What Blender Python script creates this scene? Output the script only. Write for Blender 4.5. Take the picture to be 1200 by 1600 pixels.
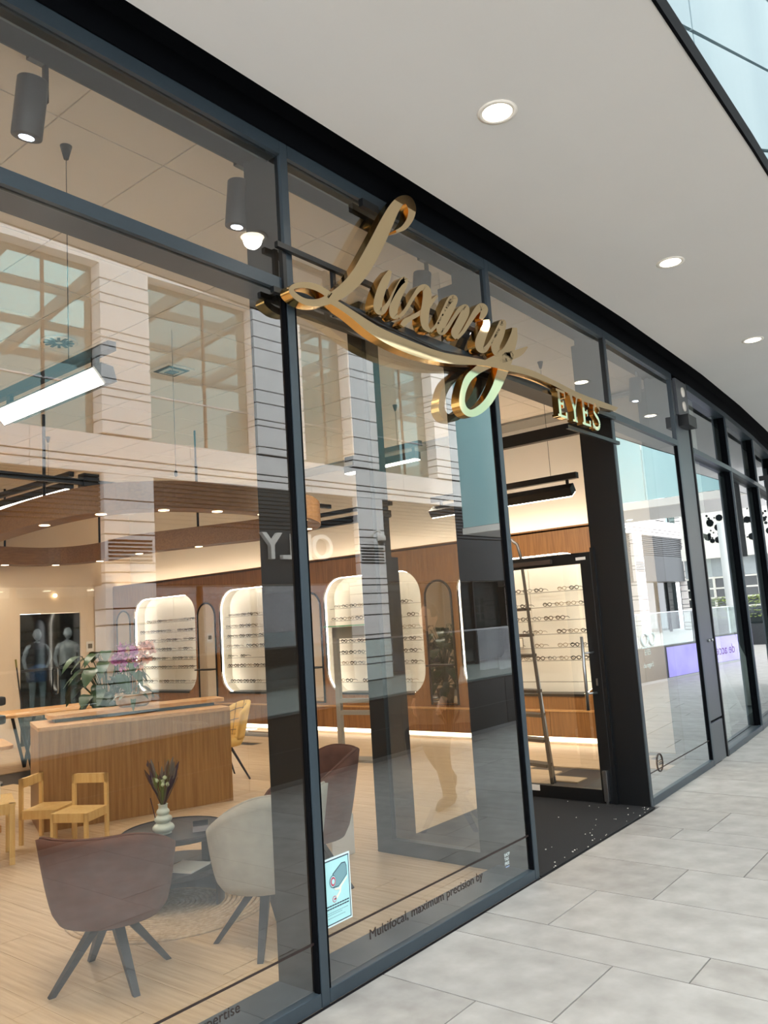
import bpy, bmesh, math, random
from mathutils import Vector, Matrix
random.seed(7)
for o in list(bpy.data.objects): bpy.data.objects.remove(o)
sc = bpy.context.scene
COL = sc.collection
PI = math.pi

# ------------------------------------------------------------------ camera
# cam axes in world: X along the shopfront (away), Y into the shop, Z up
F_PX = 1259.32
ROWS = [(0.628508, 0.063405, 0.775215), (-0.77518, 0.132858, 0.617613), (-0.063834, -0.989105, 0.132652)]
CAM = Vector((0.0, -2.652, 1.65))
def ray(px, py):
    c = (px - 600.0, py - 800.0, F_PX)
    return Vector([sum(r[i] * c[i] for i in range(3)) for r in ROWS])
def on_y(px, py, y):
    r = ray(px, py); return CAM + r * ((y - CAM.y) / r.y)
def on_z(px, py, z):
    r = ray(px, py); return CAM + r * ((z - CAM.z) / r.z)
def on_x(px, py, x):
    r = ray(px, py); return CAM + r * ((x - CAM.x) / r.x)
cd = bpy.data.cameras.new('camera'); cam = bpy.data.objects.new('camera', cd); COL.objects.link(cam)
cd.sensor_fit = 'VERTICAL'; cd.sensor_height = 36.0; cd.lens = F_PX / 1600.0 * 36.0; cd.clip_end = 300
m = Matrix.Identity(4)
for i in range(3):
    m[i][0] = ROWS[i][0]; m[i][1] = -ROWS[i][1]; m[i][2] = -ROWS[i][2]
m.translation = CAM
cam.matrix_world = m
sc.camera = cam

# ------------------------------------------------------------------ world, exposure
w = bpy.data.worlds.new('world'); sc.world = w; w.use_nodes = True
bg = w.node_tree.nodes['Background']
bg.inputs[0].default_value = (0.985, 0.985, 1.0, 1); bg.inputs[1].default_value = 5.0
sd = bpy.data.lights.new('stone_fill_sun', 'SUN'); sd.energy = 3.5; sd.angle = math.radians(50); sd.color = (1.0, 0.97, 0.93)  # soft sun added under the overcast sky to brighten the stone building opposite
so_ = bpy.data.objects.new('stone_fill_sun', sd); COL.objects.link(so_); so_.location = (10, 10, 30); so_.rotation_euler = (math.radians(-48), 0, math.radians(-8))
sc.view_settings.view_transform = 'Standard'; sc.view_settings.look = 'None'
sc.view_settings.gamma = 1.0; sc.view_settings.use_curve_mapping = False
sc.view_settings.exposure = 0.0
sc.cycles.max_bounces = 10; sc.cycles.transparent_max_bounces = 24; sc.cycles.glossy_bounces = 6

# ------------------------------------------------------------------ helpers
def lin(c):
    return tuple(((v / 255.0) / 12.92 if v <= 10 else ((v / 255.0 + 0.055) / 1.055) ** 2.4) for v in c)
MATS = {}
def mat(name, rgb, rough=0.5, metal=0.0, emit=0.0, noise=0.0, nscale=8.0, stretch=(1, 1, 1), bump=0.0, rgb2=None, spec=0.5, ecol=None):
    if name in MATS: return MATS[name]
    M = bpy.data.materials.new(name); M.use_nodes = True; nt = M.node_tree; b = nt.nodes['Principled BSDF']
    c = lin(rgb); b.inputs['Base Color'].default_value = (*c, 1)
    b.inputs['Roughness'].default_value = rough; b.inputs['Metallic'].default_value = metal
    b.inputs['Specular IOR Level'].default_value = spec
    if emit:
        b.inputs['Emission Color'].default_value = (*lin(ecol or rgb), 1); b.inputs['Emission Strength'].default_value = emit
    if noise or rgb2 or bump:
        tc = nt.nodes.new('ShaderNodeTexCoord'); mp = nt.nodes.new('ShaderNodeMapping'); nz = nt.nodes.new('ShaderNodeTexNoise')
        mp.inputs['Scale'].default_value = stretch; nz.inputs['Scale'].default_value = nscale; nz.inputs['Detail'].default_value = 6
        nt.links.new(tc.outputs['Object'], mp.inputs[0]); nt.links.new(mp.outputs[0], nz.inputs['Vector'])
        cr = nt.nodes.new('ShaderNodeValToRGB')
        c2 = lin(rgb2) if rgb2 else tuple(v * (1 - noise) for v in c)
        cr.color_ramp.elements[0].position = 0.3; cr.color_ramp.elements[1].position = 0.7
        cr.color_ramp.elements[0].color = (*c2, 1); cr.color_ramp.elements[1].color = (*c, 1)
        nt.links.new(nz.outputs[0], cr.inputs[0]); nt.links.new(cr.outputs[0], b.inputs['Base Color'])
        if bump:
            bp = nt.nodes.new('ShaderNodeBump'); bp.inputs['Strength'].default_value = bump; bp.inputs['Distance'].default_value = 0.01
            nt.links.new(nz.outputs[0], bp.inputs['Height']); nt.links.new(bp.outputs[0], b.inputs['Normal'])
    MATS[name] = M; return M
def glass_mat(name, tint=(1, 1, 1), boost=1.6, ior=1.5, floor=0.0):
    if name in MATS: return MATS[name]
    M = bpy.data.materials.new(name); M.use_nodes = True; nt = M.node_tree; nt.nodes.clear()
    out = nt.nodes.new('ShaderNodeOutputMaterial'); mx = nt.nodes.new('ShaderNodeMixShader')
    tr = nt.nodes.new('ShaderNodeBsdfTransparent'); gl = nt.nodes.new('ShaderNodeBsdfGlossy')
    fr = nt.nodes.new('ShaderNodeFresnel'); geo = nt.nodes.new('ShaderNodeNewGeometry')
    m1 = nt.nodes.new('ShaderNodeMath'); m2 = nt.nodes.new('ShaderNodeMath'); m3 = nt.nodes.new('ShaderNodeMath')
    tr.inputs[0].default_value = (*tint, 1); gl.inputs['Roughness'].default_value = 0.0
    gl.inputs[0].default_value = (0.93, 0.965, 1.0, 1)
    fr.inputs[0].default_value = ior
    m1.operation = 'MULTIPLY_ADD'; m1.inputs[1].default_value = boost; m1.inputs[2].default_value = floor; m1.use_clamp = True
    m2.operation = 'SUBTRACT'; m2.inputs[0].default_value = 1.0
    m3.operation = 'MULTIPLY'
    L = nt.links.new
    L(fr.outputs[0], m1.inputs[0]); L(geo.outputs['Backfacing'], m2.inputs[1]); L(m1.outputs[0], m3.inputs[0]); L(m2.outputs[0], m3.inputs[1])
    m4 = nt.nodes.new('ShaderNodeMath'); m4.operation = 'MINIMUM'; m4.inputs[1].default_value = 0.60; L(m3.outputs[0], m4.inputs[0])
    L(m4.outputs[0], mx.inputs[0]); L(tr.outputs[0], mx.inputs[1]); L(gl.outputs[0], mx.inputs[2]); L(mx.outputs[0], out.inputs[0])
    MATS[name] = M; return M
def wood(name, a, b, axis='z', rough=0.42, scale=5.0):
    st = {'z': (9, 9, 0.45), 'x': (0.45, 9, 9), 'y': (9, 0.45, 9)}[axis]
    return mat(name, a, rough, rgb2=b, nscale=scale, stretch=st)

def tag(o, label=None, cat=None, group=None, kind=None):
    if label: o['label'] = label
    if cat: o['category'] = cat
    if group: o['group'] = group
    if kind: o['kind'] = kind
    return o
def empty(name, loc=(0, 0, 0), rz=0.0, label=None, cat=None, group=None, kind=None, parent=None):
    o = bpy.data.objects.new(name, None); COL.objects.link(o); o.location = loc; o.rotation_euler = (0, 0, rz)
    o.empty_display_size = 0.1
    if parent: o.parent = parent
    return tag(o, label, cat, group, kind)
def link(name, me, material, parent=None):
    o = bpy.data.objects.new(name, me); COL.objects.link(o)
    if material and not me.materials: me.materials.append(material)
    if parent: o.parent = parent
    return o
def mesh(name, verts, faces, material=None, parent=None, smooth=False):
    me = bpy.data.meshes.new(name); me.from_pydata([tuple(v) for v in verts], [], faces)
    bm = bmesh.new(); bm.from_mesh(me); bmesh.ops.recalc_face_normals(bm, faces=bm.faces); bm.to_mesh(me); bm.free()
    if smooth:
        for p in me.polygons: p.use_smooth = True
    return link(name, me, material, parent)
def local(parent, o):
    """parent o (built in world coordinates) under an Empty that stands elsewhere"""
    o.parent = parent
    o.matrix_parent_inverse = Matrix.Translation(parent.location).to_4x4() if False else (Matrix.LocRotScale(parent.location, parent.rotation_euler, None)).inverted()
    return o
BOXF = [(0, 3, 2, 1), (4, 5, 6, 7), (0, 1, 5, 4), (1, 2, 6, 5), (2, 3, 7, 6), (3, 0, 4, 7)]
def boxv(x0, x1, y0, y1, z0, z1):
    return [(x0, y0, z0), (x1, y0, z0), (x1, y1, z0), (x0, y1, z0), (x0, y0, z1), (x1, y0, z1), (x1, y1, z1), (x0, y1, z1)]
def box(name, x0, x1, y0, y1, z0, z1, material, parent=None, bevel=0.0):
    me = bpy.data.meshes.new(name); me.from_pydata(boxv(x0, x1, y0, y1, z0, z1), [], BOXF)
    if bevel:
        bm = bmesh.new(); bm.from_mesh(me)
        bmesh.ops.bevel(bm, geom=list(bm.edges), offset=bevel, segments=2, affect='EDGES', profile=0.6)
        bm.to_mesh(me); bm.free()
    return link(name, me, material, parent)
class Fr:
    """horizontal frame: u along, v inward (90 deg left of u)"""
    def __init__(s, p0, p1):
        s.o = Vector((p0[0], p0[1], 0)); d = Vector((p1[0] - p0[0], p1[1] - p0[1], 0)); s.len = d.length
        s.u = d.normalized(); s.v = Vector((-s.u.y, s.u.x, 0)); s.ang = math.atan2(s.u.y, s.u.x)
    def p(s, u, v, z): return s.o + s.u * u + s.v * v + Vector((0, 0, z))
    def box(s, name, u0, u1, v0, v1, z0, z1, material, parent=None, bevel=0.0):
        o = box(name, u0, u1, v0, v1, z0, z1, material, None, bevel)
        me = o.data; M = Matrix.Translation(s.o) @ Matrix.Rotation(s.ang, 4, 'Z'); me.transform(M)
        if parent: o.parent = parent
        return o
def prism(name, pts, thick, material, parent=None, smooth=False):
    """pts: list of 3D points (planar polygon), thick: 3D extrusion vector"""
    t = Vector(thick); n = len(pts); V = [Vector(p) for p in pts] + [Vector(p) + t for p in pts]
    F = [tuple(range(n)), tuple(range(2 * n - 1, n - 1, -1))] + [(i, (i + 1) % n, n + (i + 1) % n, n + i) for i in range(n)]
    return mesh(name, V, F, material, parent, smooth)
def tube_vf(pts, r, seg=8, cap=True, closed=False):
    pts = [Vector(p) for p in pts]; n = len(pts); V = []; F = []
    rs = r if isinstance(r, (list, tuple)) else [r] * n
    up = Vector((0, 0, 1)); prev = None
    for i, p in enumerate(pts):
        if closed: d = pts[(i + 1) % n] - pts[i - 1]
        else: d = pts[min(i + 1, n - 1)] - pts[max(i - 1, 0)]
        d.normalize()
        if prev is None:
            a = d.cross(up)
            if a.length < 1e-3: a = d.cross(Vector((1, 0, 0)))
        else:
            a = prev - d * prev.dot(d)
        a.normalize(); prev = a; b = d.cross(a)
        for k in range(seg):
            t = 2 * PI * k / seg; V.append(p + (a * math.cos(t) + b * math.sin(t)) * rs[i])
    m_ = n if closed else n - 1
    for i in range(m_):
        for k in range(seg):
            j = (i + 1) % n
            F.append((i * seg + k, i * seg + (k + 1) % seg, j * seg + (k + 1) % seg, j * seg + k))
    if cap and not closed:
        F.append(tuple(range(seg))); F.append(tuple(range((n - 1) * seg, n * seg)))
    return V, F
def tube(name, pts, r, material, parent=None, seg=8, closed=False):
    V, F = tube_vf(pts, r, seg, True, closed); return mesh(name, V, F, material, parent, True)
def lathe(name, prof, material, parent=None, c=(0, 0, 0), seg=24, smooth=True):
    V = []; F = []; n = len(prof)
    for r, z in prof:
        for k in range(seg):
            t = 2 * PI * k / seg; V.append((c[0] + max(r, 1e-4) * math.cos(t), c[1] + max(r, 1e-4) * math.sin(t), c[2] + z))
    for i in range(n - 1):
        for k in range(seg): F.append((i * seg + k, i * seg + (k + 1) % seg, (i + 1) * seg + (k + 1) % seg, (i + 1) * seg + k))
    F.append(tuple(range(seg))); F.append(tuple(range((n - 1) * seg, n * seg)))
    return mesh(name, V, F, material, parent, smooth)
def multi(name, parts, material, parent=None, smooth=False):
    """join (verts, faces) pieces to one mesh"""
    V = []; F = []
    for v, f in parts:
        k = len(V); V += [tuple(x) for x in v]; F += [tuple(i + k for i in q) for q in f]
    return mesh(name, V, F, material, parent, smooth)
def holed_plate(name, outer, holes, to3d, thick, material, parent=None):
    """2D plate with holes via filled curve; to3d maps (a,b,depth) to world"""
    cu = bpy.data.curves.new('tmp', 'CURVE'); cu.dimensions = '2D'; cu.fill_mode = 'BOTH'; cu.extrude = thick / 2
    for loop in [outer] + holes:
        sp = cu.splines.new('POLY'); sp.points.add(len(loop) - 1); sp.use_cyclic_u = True
        for p, q in zip(sp.points, loop): p.co = (q[0], q[1], 0, 1)
    ob = bpy.data.objects.new('tmp', cu); COL.objects.link(ob)
    dg = bpy.context.evaluated_depsgraph_get(); me = bpy.data.meshes.new_from_object(ob.evaluated_get(dg))
    bpy.data.objects.remove(ob); bpy.data.curves.remove(cu)
    for v in me.vertices: v.co = to3d(v.co.x, v.co.y, v.co.z)
    me.name = name; me.materials.clear()
    return link(name, me, material, parent)
def text(name, s, size, to3d, material, parent=None, extrude=0.001, align='LEFT', spacing=1.0, bevel=0.0):
    cu = bpy.data.curves.new('tmp', 'FONT'); cu.body = s; cu.size = size; cu.extrude = extrude; cu.align_x = align; cu.space_character = spacing
    cu.bevel_depth = bevel
    ob = bpy.data.objects.new('tmp', cu); COL.objects.link(ob)
    dg = bpy.context.evaluated_depsgraph_get(); me = bpy.data.meshes.new_from_object(ob.evaluated_get(dg))
    bpy.data.objects.remove(ob); bpy.data.curves.remove(cu)
    for v in me.vertices: v.co = to3d(v.co.x, v.co.y, v.co.z)
    me.name = name; me.materials.clear()
    return link(name, me, material, parent)
def copy_tree(o, parent=None):
    c = o.copy(); COL.objects.link(c); c.parent = parent
    for ch in o.children: copy_tree(ch, c)
    return c
def rrect(a0, a1, b0, b1, r, n=8):
    P = []
    for cx, cy, t0 in ((a1 - r, b1 - r, 0), (a0 + r, b1 - r, PI / 2), (a0 + r, b0 + r, PI), (a1 - r, b0 + r, 1.5 * PI)):
        for i in range(n + 1):
            t = t0 + PI / 2 * i / n; P.append((cx + r * math.cos(t), cy + r * math.sin(t)))
    return P
def smoothpath(P, n=6, closed=False):
    P = [Vector(p) for p in P]; out = []; N = len(P)
    rng = range(N) if closed else range(N - 1)
    for i in rng:
        if closed: p0, p1, p2, p3 = P[i - 1], P[i], P[(i + 1) % N], P[(i + 2) % N]
        else: p0, p1, p2, p3 = P[max(i - 1, 0)], P[i], P[i + 1], P[min(i + 2, N - 1)]
        for k in range(n):
            t = k / n
            out.append(0.5 * ((2 * p1) + (p2 - p0) * t + (2 * p0 - 5 * p1 + 4 * p2 - p3) * t * t + (3 * p1 - p0 - 3 * p2 + p3) * t ** 3))
    if not closed: out.append(P[-1])
    return out
def area_light(name, loc, size, size_y, energy, color, parent=None, rot=(0, 0, 0), spread=None):
    ld = bpy.data.lights.new(name, 'AREA'); ld.shape = 'RECTANGLE'; ld.size = size; ld.size_y = size_y; ld.energy = energy; ld.color = color
    if spread: ld.spread = spread
    o = bpy.data.objects.new(name, ld); COL.objects.link(o); o.location = loc; o.rotation_euler = rot
    if parent: local(parent, o)
    return o
def spot_light(name, loc, energy, color, angle=1.6, blend=0.7, rot=(0, 0, 0), parent=None, size=0.04):
    ld = bpy.data.lights.new(name, 'SPOT'); ld.energy = energy; ld.color = color; ld.spot_size = angle; ld.spot_blend = blend; ld.shadow_soft_size = size
    o = bpy.data.objects.new(name, ld); COL.objects.link(o); o.location = loc; o.rotation_euler = rot
    if parent: local(parent, o)
    return o
WARM = (1.0, 0.88, 0.71); NEUT = (1.0, 0.93, 0.84)

# ------------------------------------------------------------------ materials
m_alu = mat('anthracite_aluminium', (50, 62, 71), 0.38, 0.0, noise=0.08, nscale=40)
m_black = mat('black_metal', (9, 13, 17), 0.4, noise=0.1, nscale=30)
m_gap = mat('black_recess', (3, 5, 9), 0.9, spec=0.1)
m_steel = mat('brushed_steel', (175, 178, 180), 0.3, 1.0, noise=0.1, nscale=60)
m_glass = glass_mat('shop_glass', (0.93, 0.94, 0.935), 3.1)
m_panel = mat('grey_pier_panel', (78, 82, 88), 0.4, noise=0.05, nscale=30)
m_glassd = glass_mat('dark_bridal_glass', (0.80, 0.84, 0.84), 3.2)
m_soffit = mat('white_soffit_render', (216, 214, 211), 0.75, noise=0.03, nscale=1.5)
m_white = mat('white_paint', (238, 232, 222), 0.6, noise=0.02, nscale=3)
m_cream = mat('cream_wall_paint', (232, 212, 186), 0.7, noise=0.03, nscale=2)
m_tile = mat('ceiling_tile', (230, 224, 214), 0.8, noise=0.03, nscale=60)
m_oak = wood('oak_panel', (180, 134, 76), (150, 106, 56))
m_oakd = wood('oak_wall_panel', (164, 114, 62), (132, 88, 46))
m_oakx = wood('oak_top', (222, 172, 112), (200, 148, 90), 'x')
m_pine = wood('pine_children', (232, 196, 130), (214, 172, 104), 'z', 0.5)
m_brown = mat('brown_velvet', (104, 66, 52), 0.85, noise=0.25, nscale=14)
m_grey = mat('grey_velvet', (178, 172, 160), 0.85, noise=0.15, nscale=14)
m_yellow = mat('mustard_upholstery', (232, 192, 112), 0.8, noise=0.08, nscale=20)
m_orange = mat('rust_upholstery', (150, 72, 34), 0.8, noise=0.15, nscale=20)
m_gold = mat('polished_gold', (228, 206, 166), 0.05, 1.0)
m_dark = mat('charcoal_lacquer', (34, 34, 40), 0.45, noise=0.1, nscale=20)
m_decal = mat('dark_brown_vinyl', (46, 34, 32), 0.6)
m_wvin = mat('white_vinyl', (225, 240, 240), 0.6)
m_led = mat('led_white', (255, 244, 225), 0.5, emit=14.0)
m_lamp = mat('lamp_warm', (255, 226, 180), 0.5, emit=9.0)
m_lampo = mat('soffit_lamp', (255, 240, 214), 0.5, emit=7.0)
m_spotl = mat('spot_lamp_cool', (225, 235, 255), 0.5, emit=16.0)
m_niche = mat('niche_white_laminate', (240, 234, 220), 0.45, noise=0.02, nscale=2)
m_mirror = mat('mirror_silver', (225, 225, 225), 0.02, 1.0)
m_stone = mat('limestone', (246, 240, 235), 0.75, noise=0.06, nscale=3)
m_joint = mat('stone_joint_dark', (40, 38, 38), 0.9)
m_pave = mat('limestone_paver', (176, 173, 169), 0.5, rgb2=(150, 147, 142), nscale=5.5, bump=0.05)
m_pave2 = mat('limestone_paver_warm', (170, 167, 162), 0.5, rgb2=(145, 141, 136), nscale=7, bump=0.05)
m_mort = mat('paving_joint', (92, 90, 87), 0.9)
m_mat = mat('entrance_mat', (26, 28, 32), 0.95, noise=0.5, nscale=120, bump=0.4)
m_cladd = mat('dark_corrugated_cladding', (36, 40, 44), 0.45, noise=0.1, nscale=10)
m_teal = mat('pale_teal_glass_cladding', (146, 164, 169), 0.5, 0.0, rgb2=(130, 150, 157), nscale=1.1, stretch=(1, 1, 0.15), spec=0.05)
m_purple = mat('lavender_poster', (150, 140, 235), 0.5, rgb2=(176, 170, 245), nscale=2.0)
m_skin = mat('mannequin_white', (214, 214, 212), 0.4)
m_leaf = mat('leaf_green', (38, 74, 36), 0.4, noise=0.45, nscale=9)
m_floor = wood('oak_floor_plank', (214, 188, 154), (184, 154, 118), 'y', 0.38, 4.0)

# ------------------------------------------------------------------ facade frames (gently curving away)
NODES = [(-1.25, 0), (0.725, 0), (2.705, 0), (4.625, 0), (6.63, 0.028), (8.48, 0.092), (9.03, 0.115), (10.9, 0.235), (12.85, 0.40), (14.9, 0.62)]
def off(i, d):
    """facade node i offset by d along the outward (-y) mitre"""
    p = Vector((*NODES[i], 0)); a = Vector((*NODES[max(i - 1, 0)], 0)); b = Vector((*NODES[min(i + 1, len(NODES) - 1)], 0))
    t = (b - a).normalized(); n = Vector((t.y, -t.x, 0)); return p + n * d
FIN = 0.27; ZT = 4.06; TR0, TR1 = 3.265, 3.325

def glass_pane(fr, u0, u1, z0, z1, parent, material=None, v=0.022):
    return fr.box('glass_pane', u0, u1, v, v + 0.012, z0, z1, material or m_glass, parent)
def bay(i, n, transom=True, lower=True, dark=False, mull_r=True, material=None):
    fr = Fr(NODES[i], NODES[i + 1]); L = fr.len; mf = m_black if dark else m_alu; h = 0.027
    root = empty('window_%d' % n, kind='structure')
    gv = 0.085 if dark else 0.022
    # top rail, sill, transom are parts; mullions are shared structure built below
    fr.box('top_rail', h, L - h, 0.0, 0.10, 3.985, ZT, m_alu, root)
    fr.box('top_rail_inner', h, L - h, 0.10, gv + 0.19, 4.035, ZT + 0.05, m_black if dark else m_gap, root)
    if transom:
        fr.box('transom', h, L - h, 0.0, 0.05, TR0, TR1, m_alu, root)
        fr.box('transom_inner', h, L - h, 0.05, 0.20, TR0 + 0.005, TR1 - 0.005, m_black, root)
    if lower:
        fr.box('sill', h, L - h, 0.0, 0.05, 0.0, 0.062, m_alu, root, 0.006)
        fr.box('sill_inner', h, L - h, 0.05, gv + 0.25, 0.0, 0.055, m_panel if dark else m_alu, root)
        glass_pane(fr, h, L - h, 0.055, TR0 if transom else 3.985, root, material, gv)
        for uu in (h + 0.006, L - h - 0.006):
            fr.box('gasket', uu - 0.006, uu + 0.006, gv - 0.018, gv + 0.008, 0.06, TR0, m_gap, root)
    if transom: glass_pane(fr, h, L - h, TR1, 3.985, root, material, gv)
    return fr, root
def mullion(i, dark=False, depth=FIN, w=0.025, name='trim'):
    a = off(i, 0); j = min(i, len(NODES) - 2); fr = Fr(NODES[i], NODES[i + 1]) if i < len(NODES) - 1 else Fr(NODES[i - 1], NODES[i])
    ang = Fr(NODES[max(i - 1, 0)], NODES[min(i + 1, len(NODES) - 1)])
    f2 = Fr((a.x, a.y), (a.x + ang.u.x, a.y + ang.u.y))
    root = empty('trim_%d' % (i + 1), kind='structure')
    f2.box('mullion_cap', -w, w, 0.0, 0.022, 0.0, ZT, m_alu, root, 0.003)
    f2.box('mullion_fin', -w * 0.96, w * 0.96, 0.022, depth, 0.0, ZT, m_gap if i >= 7 else m_black, root)
    return root
# ================================================================== STRUCTURE
for i, n, tr, lo in ((0, 1, True, True), (1, 2, True, True), (2, 3, True, True), (3, 4, True, False), (4, 5, True, True)):
    bay(i, n, tr, lo)
for i, n in ((6, 6), (7, 7), (8, 8)):
    bay(i, n, True, True, dark=True, material=m_glassd)
for i in range(len(NODES)):
    if i in (5, 6): continue
    mullion(i, depth=FIN if i < 7 else 0.10)
# pier between the two shops: mullion, grey panels, black box
frp = Fr(NODES[5], NODES[6])
pier = empty('trim_6', kind='structure')
frp.box('mullion_cap', -0.03, 0.025, 0.0, FIN, 0.0, ZT, m_alu, pier, 0.003)
m_panel = mat('grey_pier_panel', (96, 100, 106), 0.4, noise=0.05, nscale=30)
frp.box('panel_lower', 0.06, 0.50, 0.012, 0.10, 0.0, 0.40, m_panel, pier, 0.004)
frp.box('panel_upper', 0.06, 0.50, 0.012, 0.10, 0.425, 4.0, m_panel, pier, 0.004)
frp.box('pier_core', 0.03, 0.535, 0.035, 0.30, 0.0, ZT, m_gap, pier)
frp.box('mullion_cap', 0.53, 0.56, 0.0, 0.55, 0.0, ZT, m_black, pier)
sb = empty('siren_box', frp.p(0.28, -0.05, 3.52), frp.ang, 'small black box with two white discs fixed high on grey pier', 'alarm box')
mesh('housing', boxv(-0.15, 0.15, -0.05, 0.058, -0.02, 0.10), BOXF, m_black, sb)
mesh('back_plate', boxv(-0.2, 0.2, 0.03, 0.06, 0.10, 0.50), BOXF, m_panel, sb)
for zz in (0.22, 0.38):
    V, Fc = tube_vf([(0.02, 0.032, zz), (0.02, 0.018, zz)], 0.055, 16); mesh('white_disc', V, Fc, m_white, sb, True)
lk = empty('door_lock', frp.p(0.36, 0.0, 1.22), frp.ang, 'small steel lock fitting on grey pier panel', 'lock')
for k in (-0.06, 0.06):
    V, Fc = tube_vf([(k, 0.012, 0), (k, -0.01, 0)], 0.014, 10); mesh('lock_cylinder', V, Fc, m_steel, lk, True)
tag(lk.children[0], 'round steel cylinder')

# soffit, black recess and upper glass facade
def strip(name, d0, d1, z0, z1, material, i0=0, i1=None, x_ext=0):
    i1 = len(NODES) - 1 if i1 is None else i1
    V = []; Fc = []
    for i in range(i0, i1 + 1):
        a, b = off(i, d0), off(i, d1)
        V += [(a.x, a.y, z0), (b.x, b.y, z0), (b.x, b.y, z1), (a.x, a.y, z1)]
    n = i1 - i0
    for k in range(n):
        o = 4 * k
        Fc += [(o + a, o + (a + 1) % 4, o + 4 + (a + 1) % 4, o + 4 + a) for a in range(4)]
    Fc += [(0, 1, 2, 3), (4 * n, 4 * n + 1, 4 * n + 2, 4 * n + 3)]
    return mesh(name, V, Fc, material)
EXT = [(-14.0, 0), (-6.0, 0)]; TAIL = [(18.0, 1.05), (22.0, 1.75)]
_base = NODES; NODES = EXT + _base + TAIL
strip('ceiling_soffit', 0.19, 1.735, 4.11, 4.20, m_soffit)['kind'] = 'structure'
strip('trim_20', 1.735, 1.750, 4.105, 4.20, m_gap)['kind'] = 'structure'
strip('trim_21', -0.30, 0.20, 4.20, 4.42, m_gap)['kind'] = 'structure'
strip('trim_22', -0.30, 0.0, 4.055, 4.20, m_gap)['kind'] = 'structure'
NODES = _base
# upper storey, pale glass panels with slanted joints above the soffit edge
up = empty('wall_upper', kind='structure')
xs = [-14, -9, -5.5, -2.2, 0.6, 3.55, 6.4, 9.3, 12.2, 15.2, 18.3, 22.0]
def face_y(x): return -1.73 + (0.0065 * max(0, x - 5) ** 2)
def clip_poly(P, a_, b_, c_):
    # keep a*x + b*z >= c
    out = []
    for i, p in enumerate(P):
        q = P[(i + 1) % len(P)]; fp_ = a_ * p[0] + b_ * p[1] - c_; fq_ = a_ * q[0] + b_ * q[1] - c_
        if fp_ >= 0: out.append(p)
        if (fp_ >= 0) != (fq_ >= 0):
            t = fp_ / (fp_ - fq_); out.append((p[0] + (q[0] - p[0]) * t, p[1] + (q[1] - p[1]) * t))
    return out
g = 0.011; SLP = 0.42
for j in range(-6, 6):
    xa, xb = 3.735 + 2.76 * j + g, 3.735 + 2.76 * (j + 1) - g
    for k in range(-20, 14):
        P = [(xa, 4.21), (xb, 4.21), (xb, 8.2), (xa, 8.2)]
        x0k = 3.41 + 1.38 * k
        # above line k (+gap), below line k-1 (-gap): z = 4.18 + SLP (x - x0)
        P = clip_poly(P, -SLP, 1, 4.18 - SLP * x0k + g)
        if len(P) > 2: P = clip_poly(P, SLP, -1, -(4.18 - SLP * (x0k - 1.38 * 4)) + g) if False else clip_poly(P, SLP, -1, -(4.18 - SLP * (x0k - 1.38)) + g)
        if len(P) > 2 and max(p[0] for p in P) - min(p[0] for p in P) > 0.02:
            prism('glass_panel', [(p[0], face_y(p[0]), p[1]) for p in P], (0, 0.05, 0), m_teal, up)
for a, b in zip(xs, xs[1:]):
    prism('backing', [(a, face_y(a) + 0.03, 4.3), (b, face_y(b) + 0.03, 4.3), (b, face_y(b) + 0.03, 8.25), (a, face_y(a) + 0.03, 8.25)], (0, 0.3, 0), m_gap, up)
# walkway floor: paving slabs as separate pieces
flo = empty('floor', kind='structure')
box('joint_bed', -8, 52, -16.5, -0.012, -0.16, -0.006, m_mort, flo); box('joint_bed', 6.62, 16, -0.1, 0.9, -0.16, -0.011, m_mort, flo)
def slab_mesh(w, l, k):
    me = bpy.data.meshes.new('paving_slab'); g = 0.0035
    me.from_pydata(boxv(g, w - g, g, l - g, -0.05, 0.0), [], BOXF); me.materials.append((m_pave, m_pave2)[k % 2]); return me
SL = {}
rows = []; x = 3.08; pat = [0.61, 0.30, 0.61, 0.60, 0.61, 0.29, 0.58, 0.6, 0.6, 0.3, 0.6, 0.6]
k = 0
while x < 15.5: rows.append((x, pat[k % len(pat)])); x += pat[k % len(pat)]; k += 1
x = 3.08; k = 0; pb = [0.60, 0.6, 0.3, 0.6, 0.6]
while x > 0.4: x -= pb[k % 5]; rows.append((x, pb[k % 5])); k += 1
offs = {3.08: -0.89, 3.69: -1.24, 3.99: -0.40, 4.60: -0.735, 5.20: -1.06, 5.81: -0.40, 6.10: -0.57, 2.48: -0.53}
yend = -0.012
for (rx, rw) in rows:
    st = next((v for q, v in offs.items() if abs(q - rx) < 0.02), -random.choice([0.3, 0.6, 0.9, 1.1]))
    y1 = yend if rx < 6.5 else 0.03 + 0.0065 * (rx + rw / 2 - 5) ** 2; y0 = st
    while y1 > -3.6:
        y0 = max(y0, -3.6); l = y1 - y0
        if l > 0.02:
            key = (round(rw, 3), round(l, 3), random.randint(0, 1))
            if key not in SL: SL[key] = slab_mesh(rw, l, key[2])
            o = link('paving_slab', SL[key], None, flo); o.location = (rx, y0, random.uniform(-0.0012, 0.0))
        y1 = y0; y0 -= 1.2
box('far_paving', -8, 52, -16.5, -3.6, -0.05, -0.0005, m_pave, flo)
box('far_paving', 15.5, 52, -3.6, 3.0, -0.05, -0.0005, m_pave, flo)
box('far_paving', -8, 0.38, -3.6, -0.012, -0.05, -0.0005, m_pave, flo)

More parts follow.
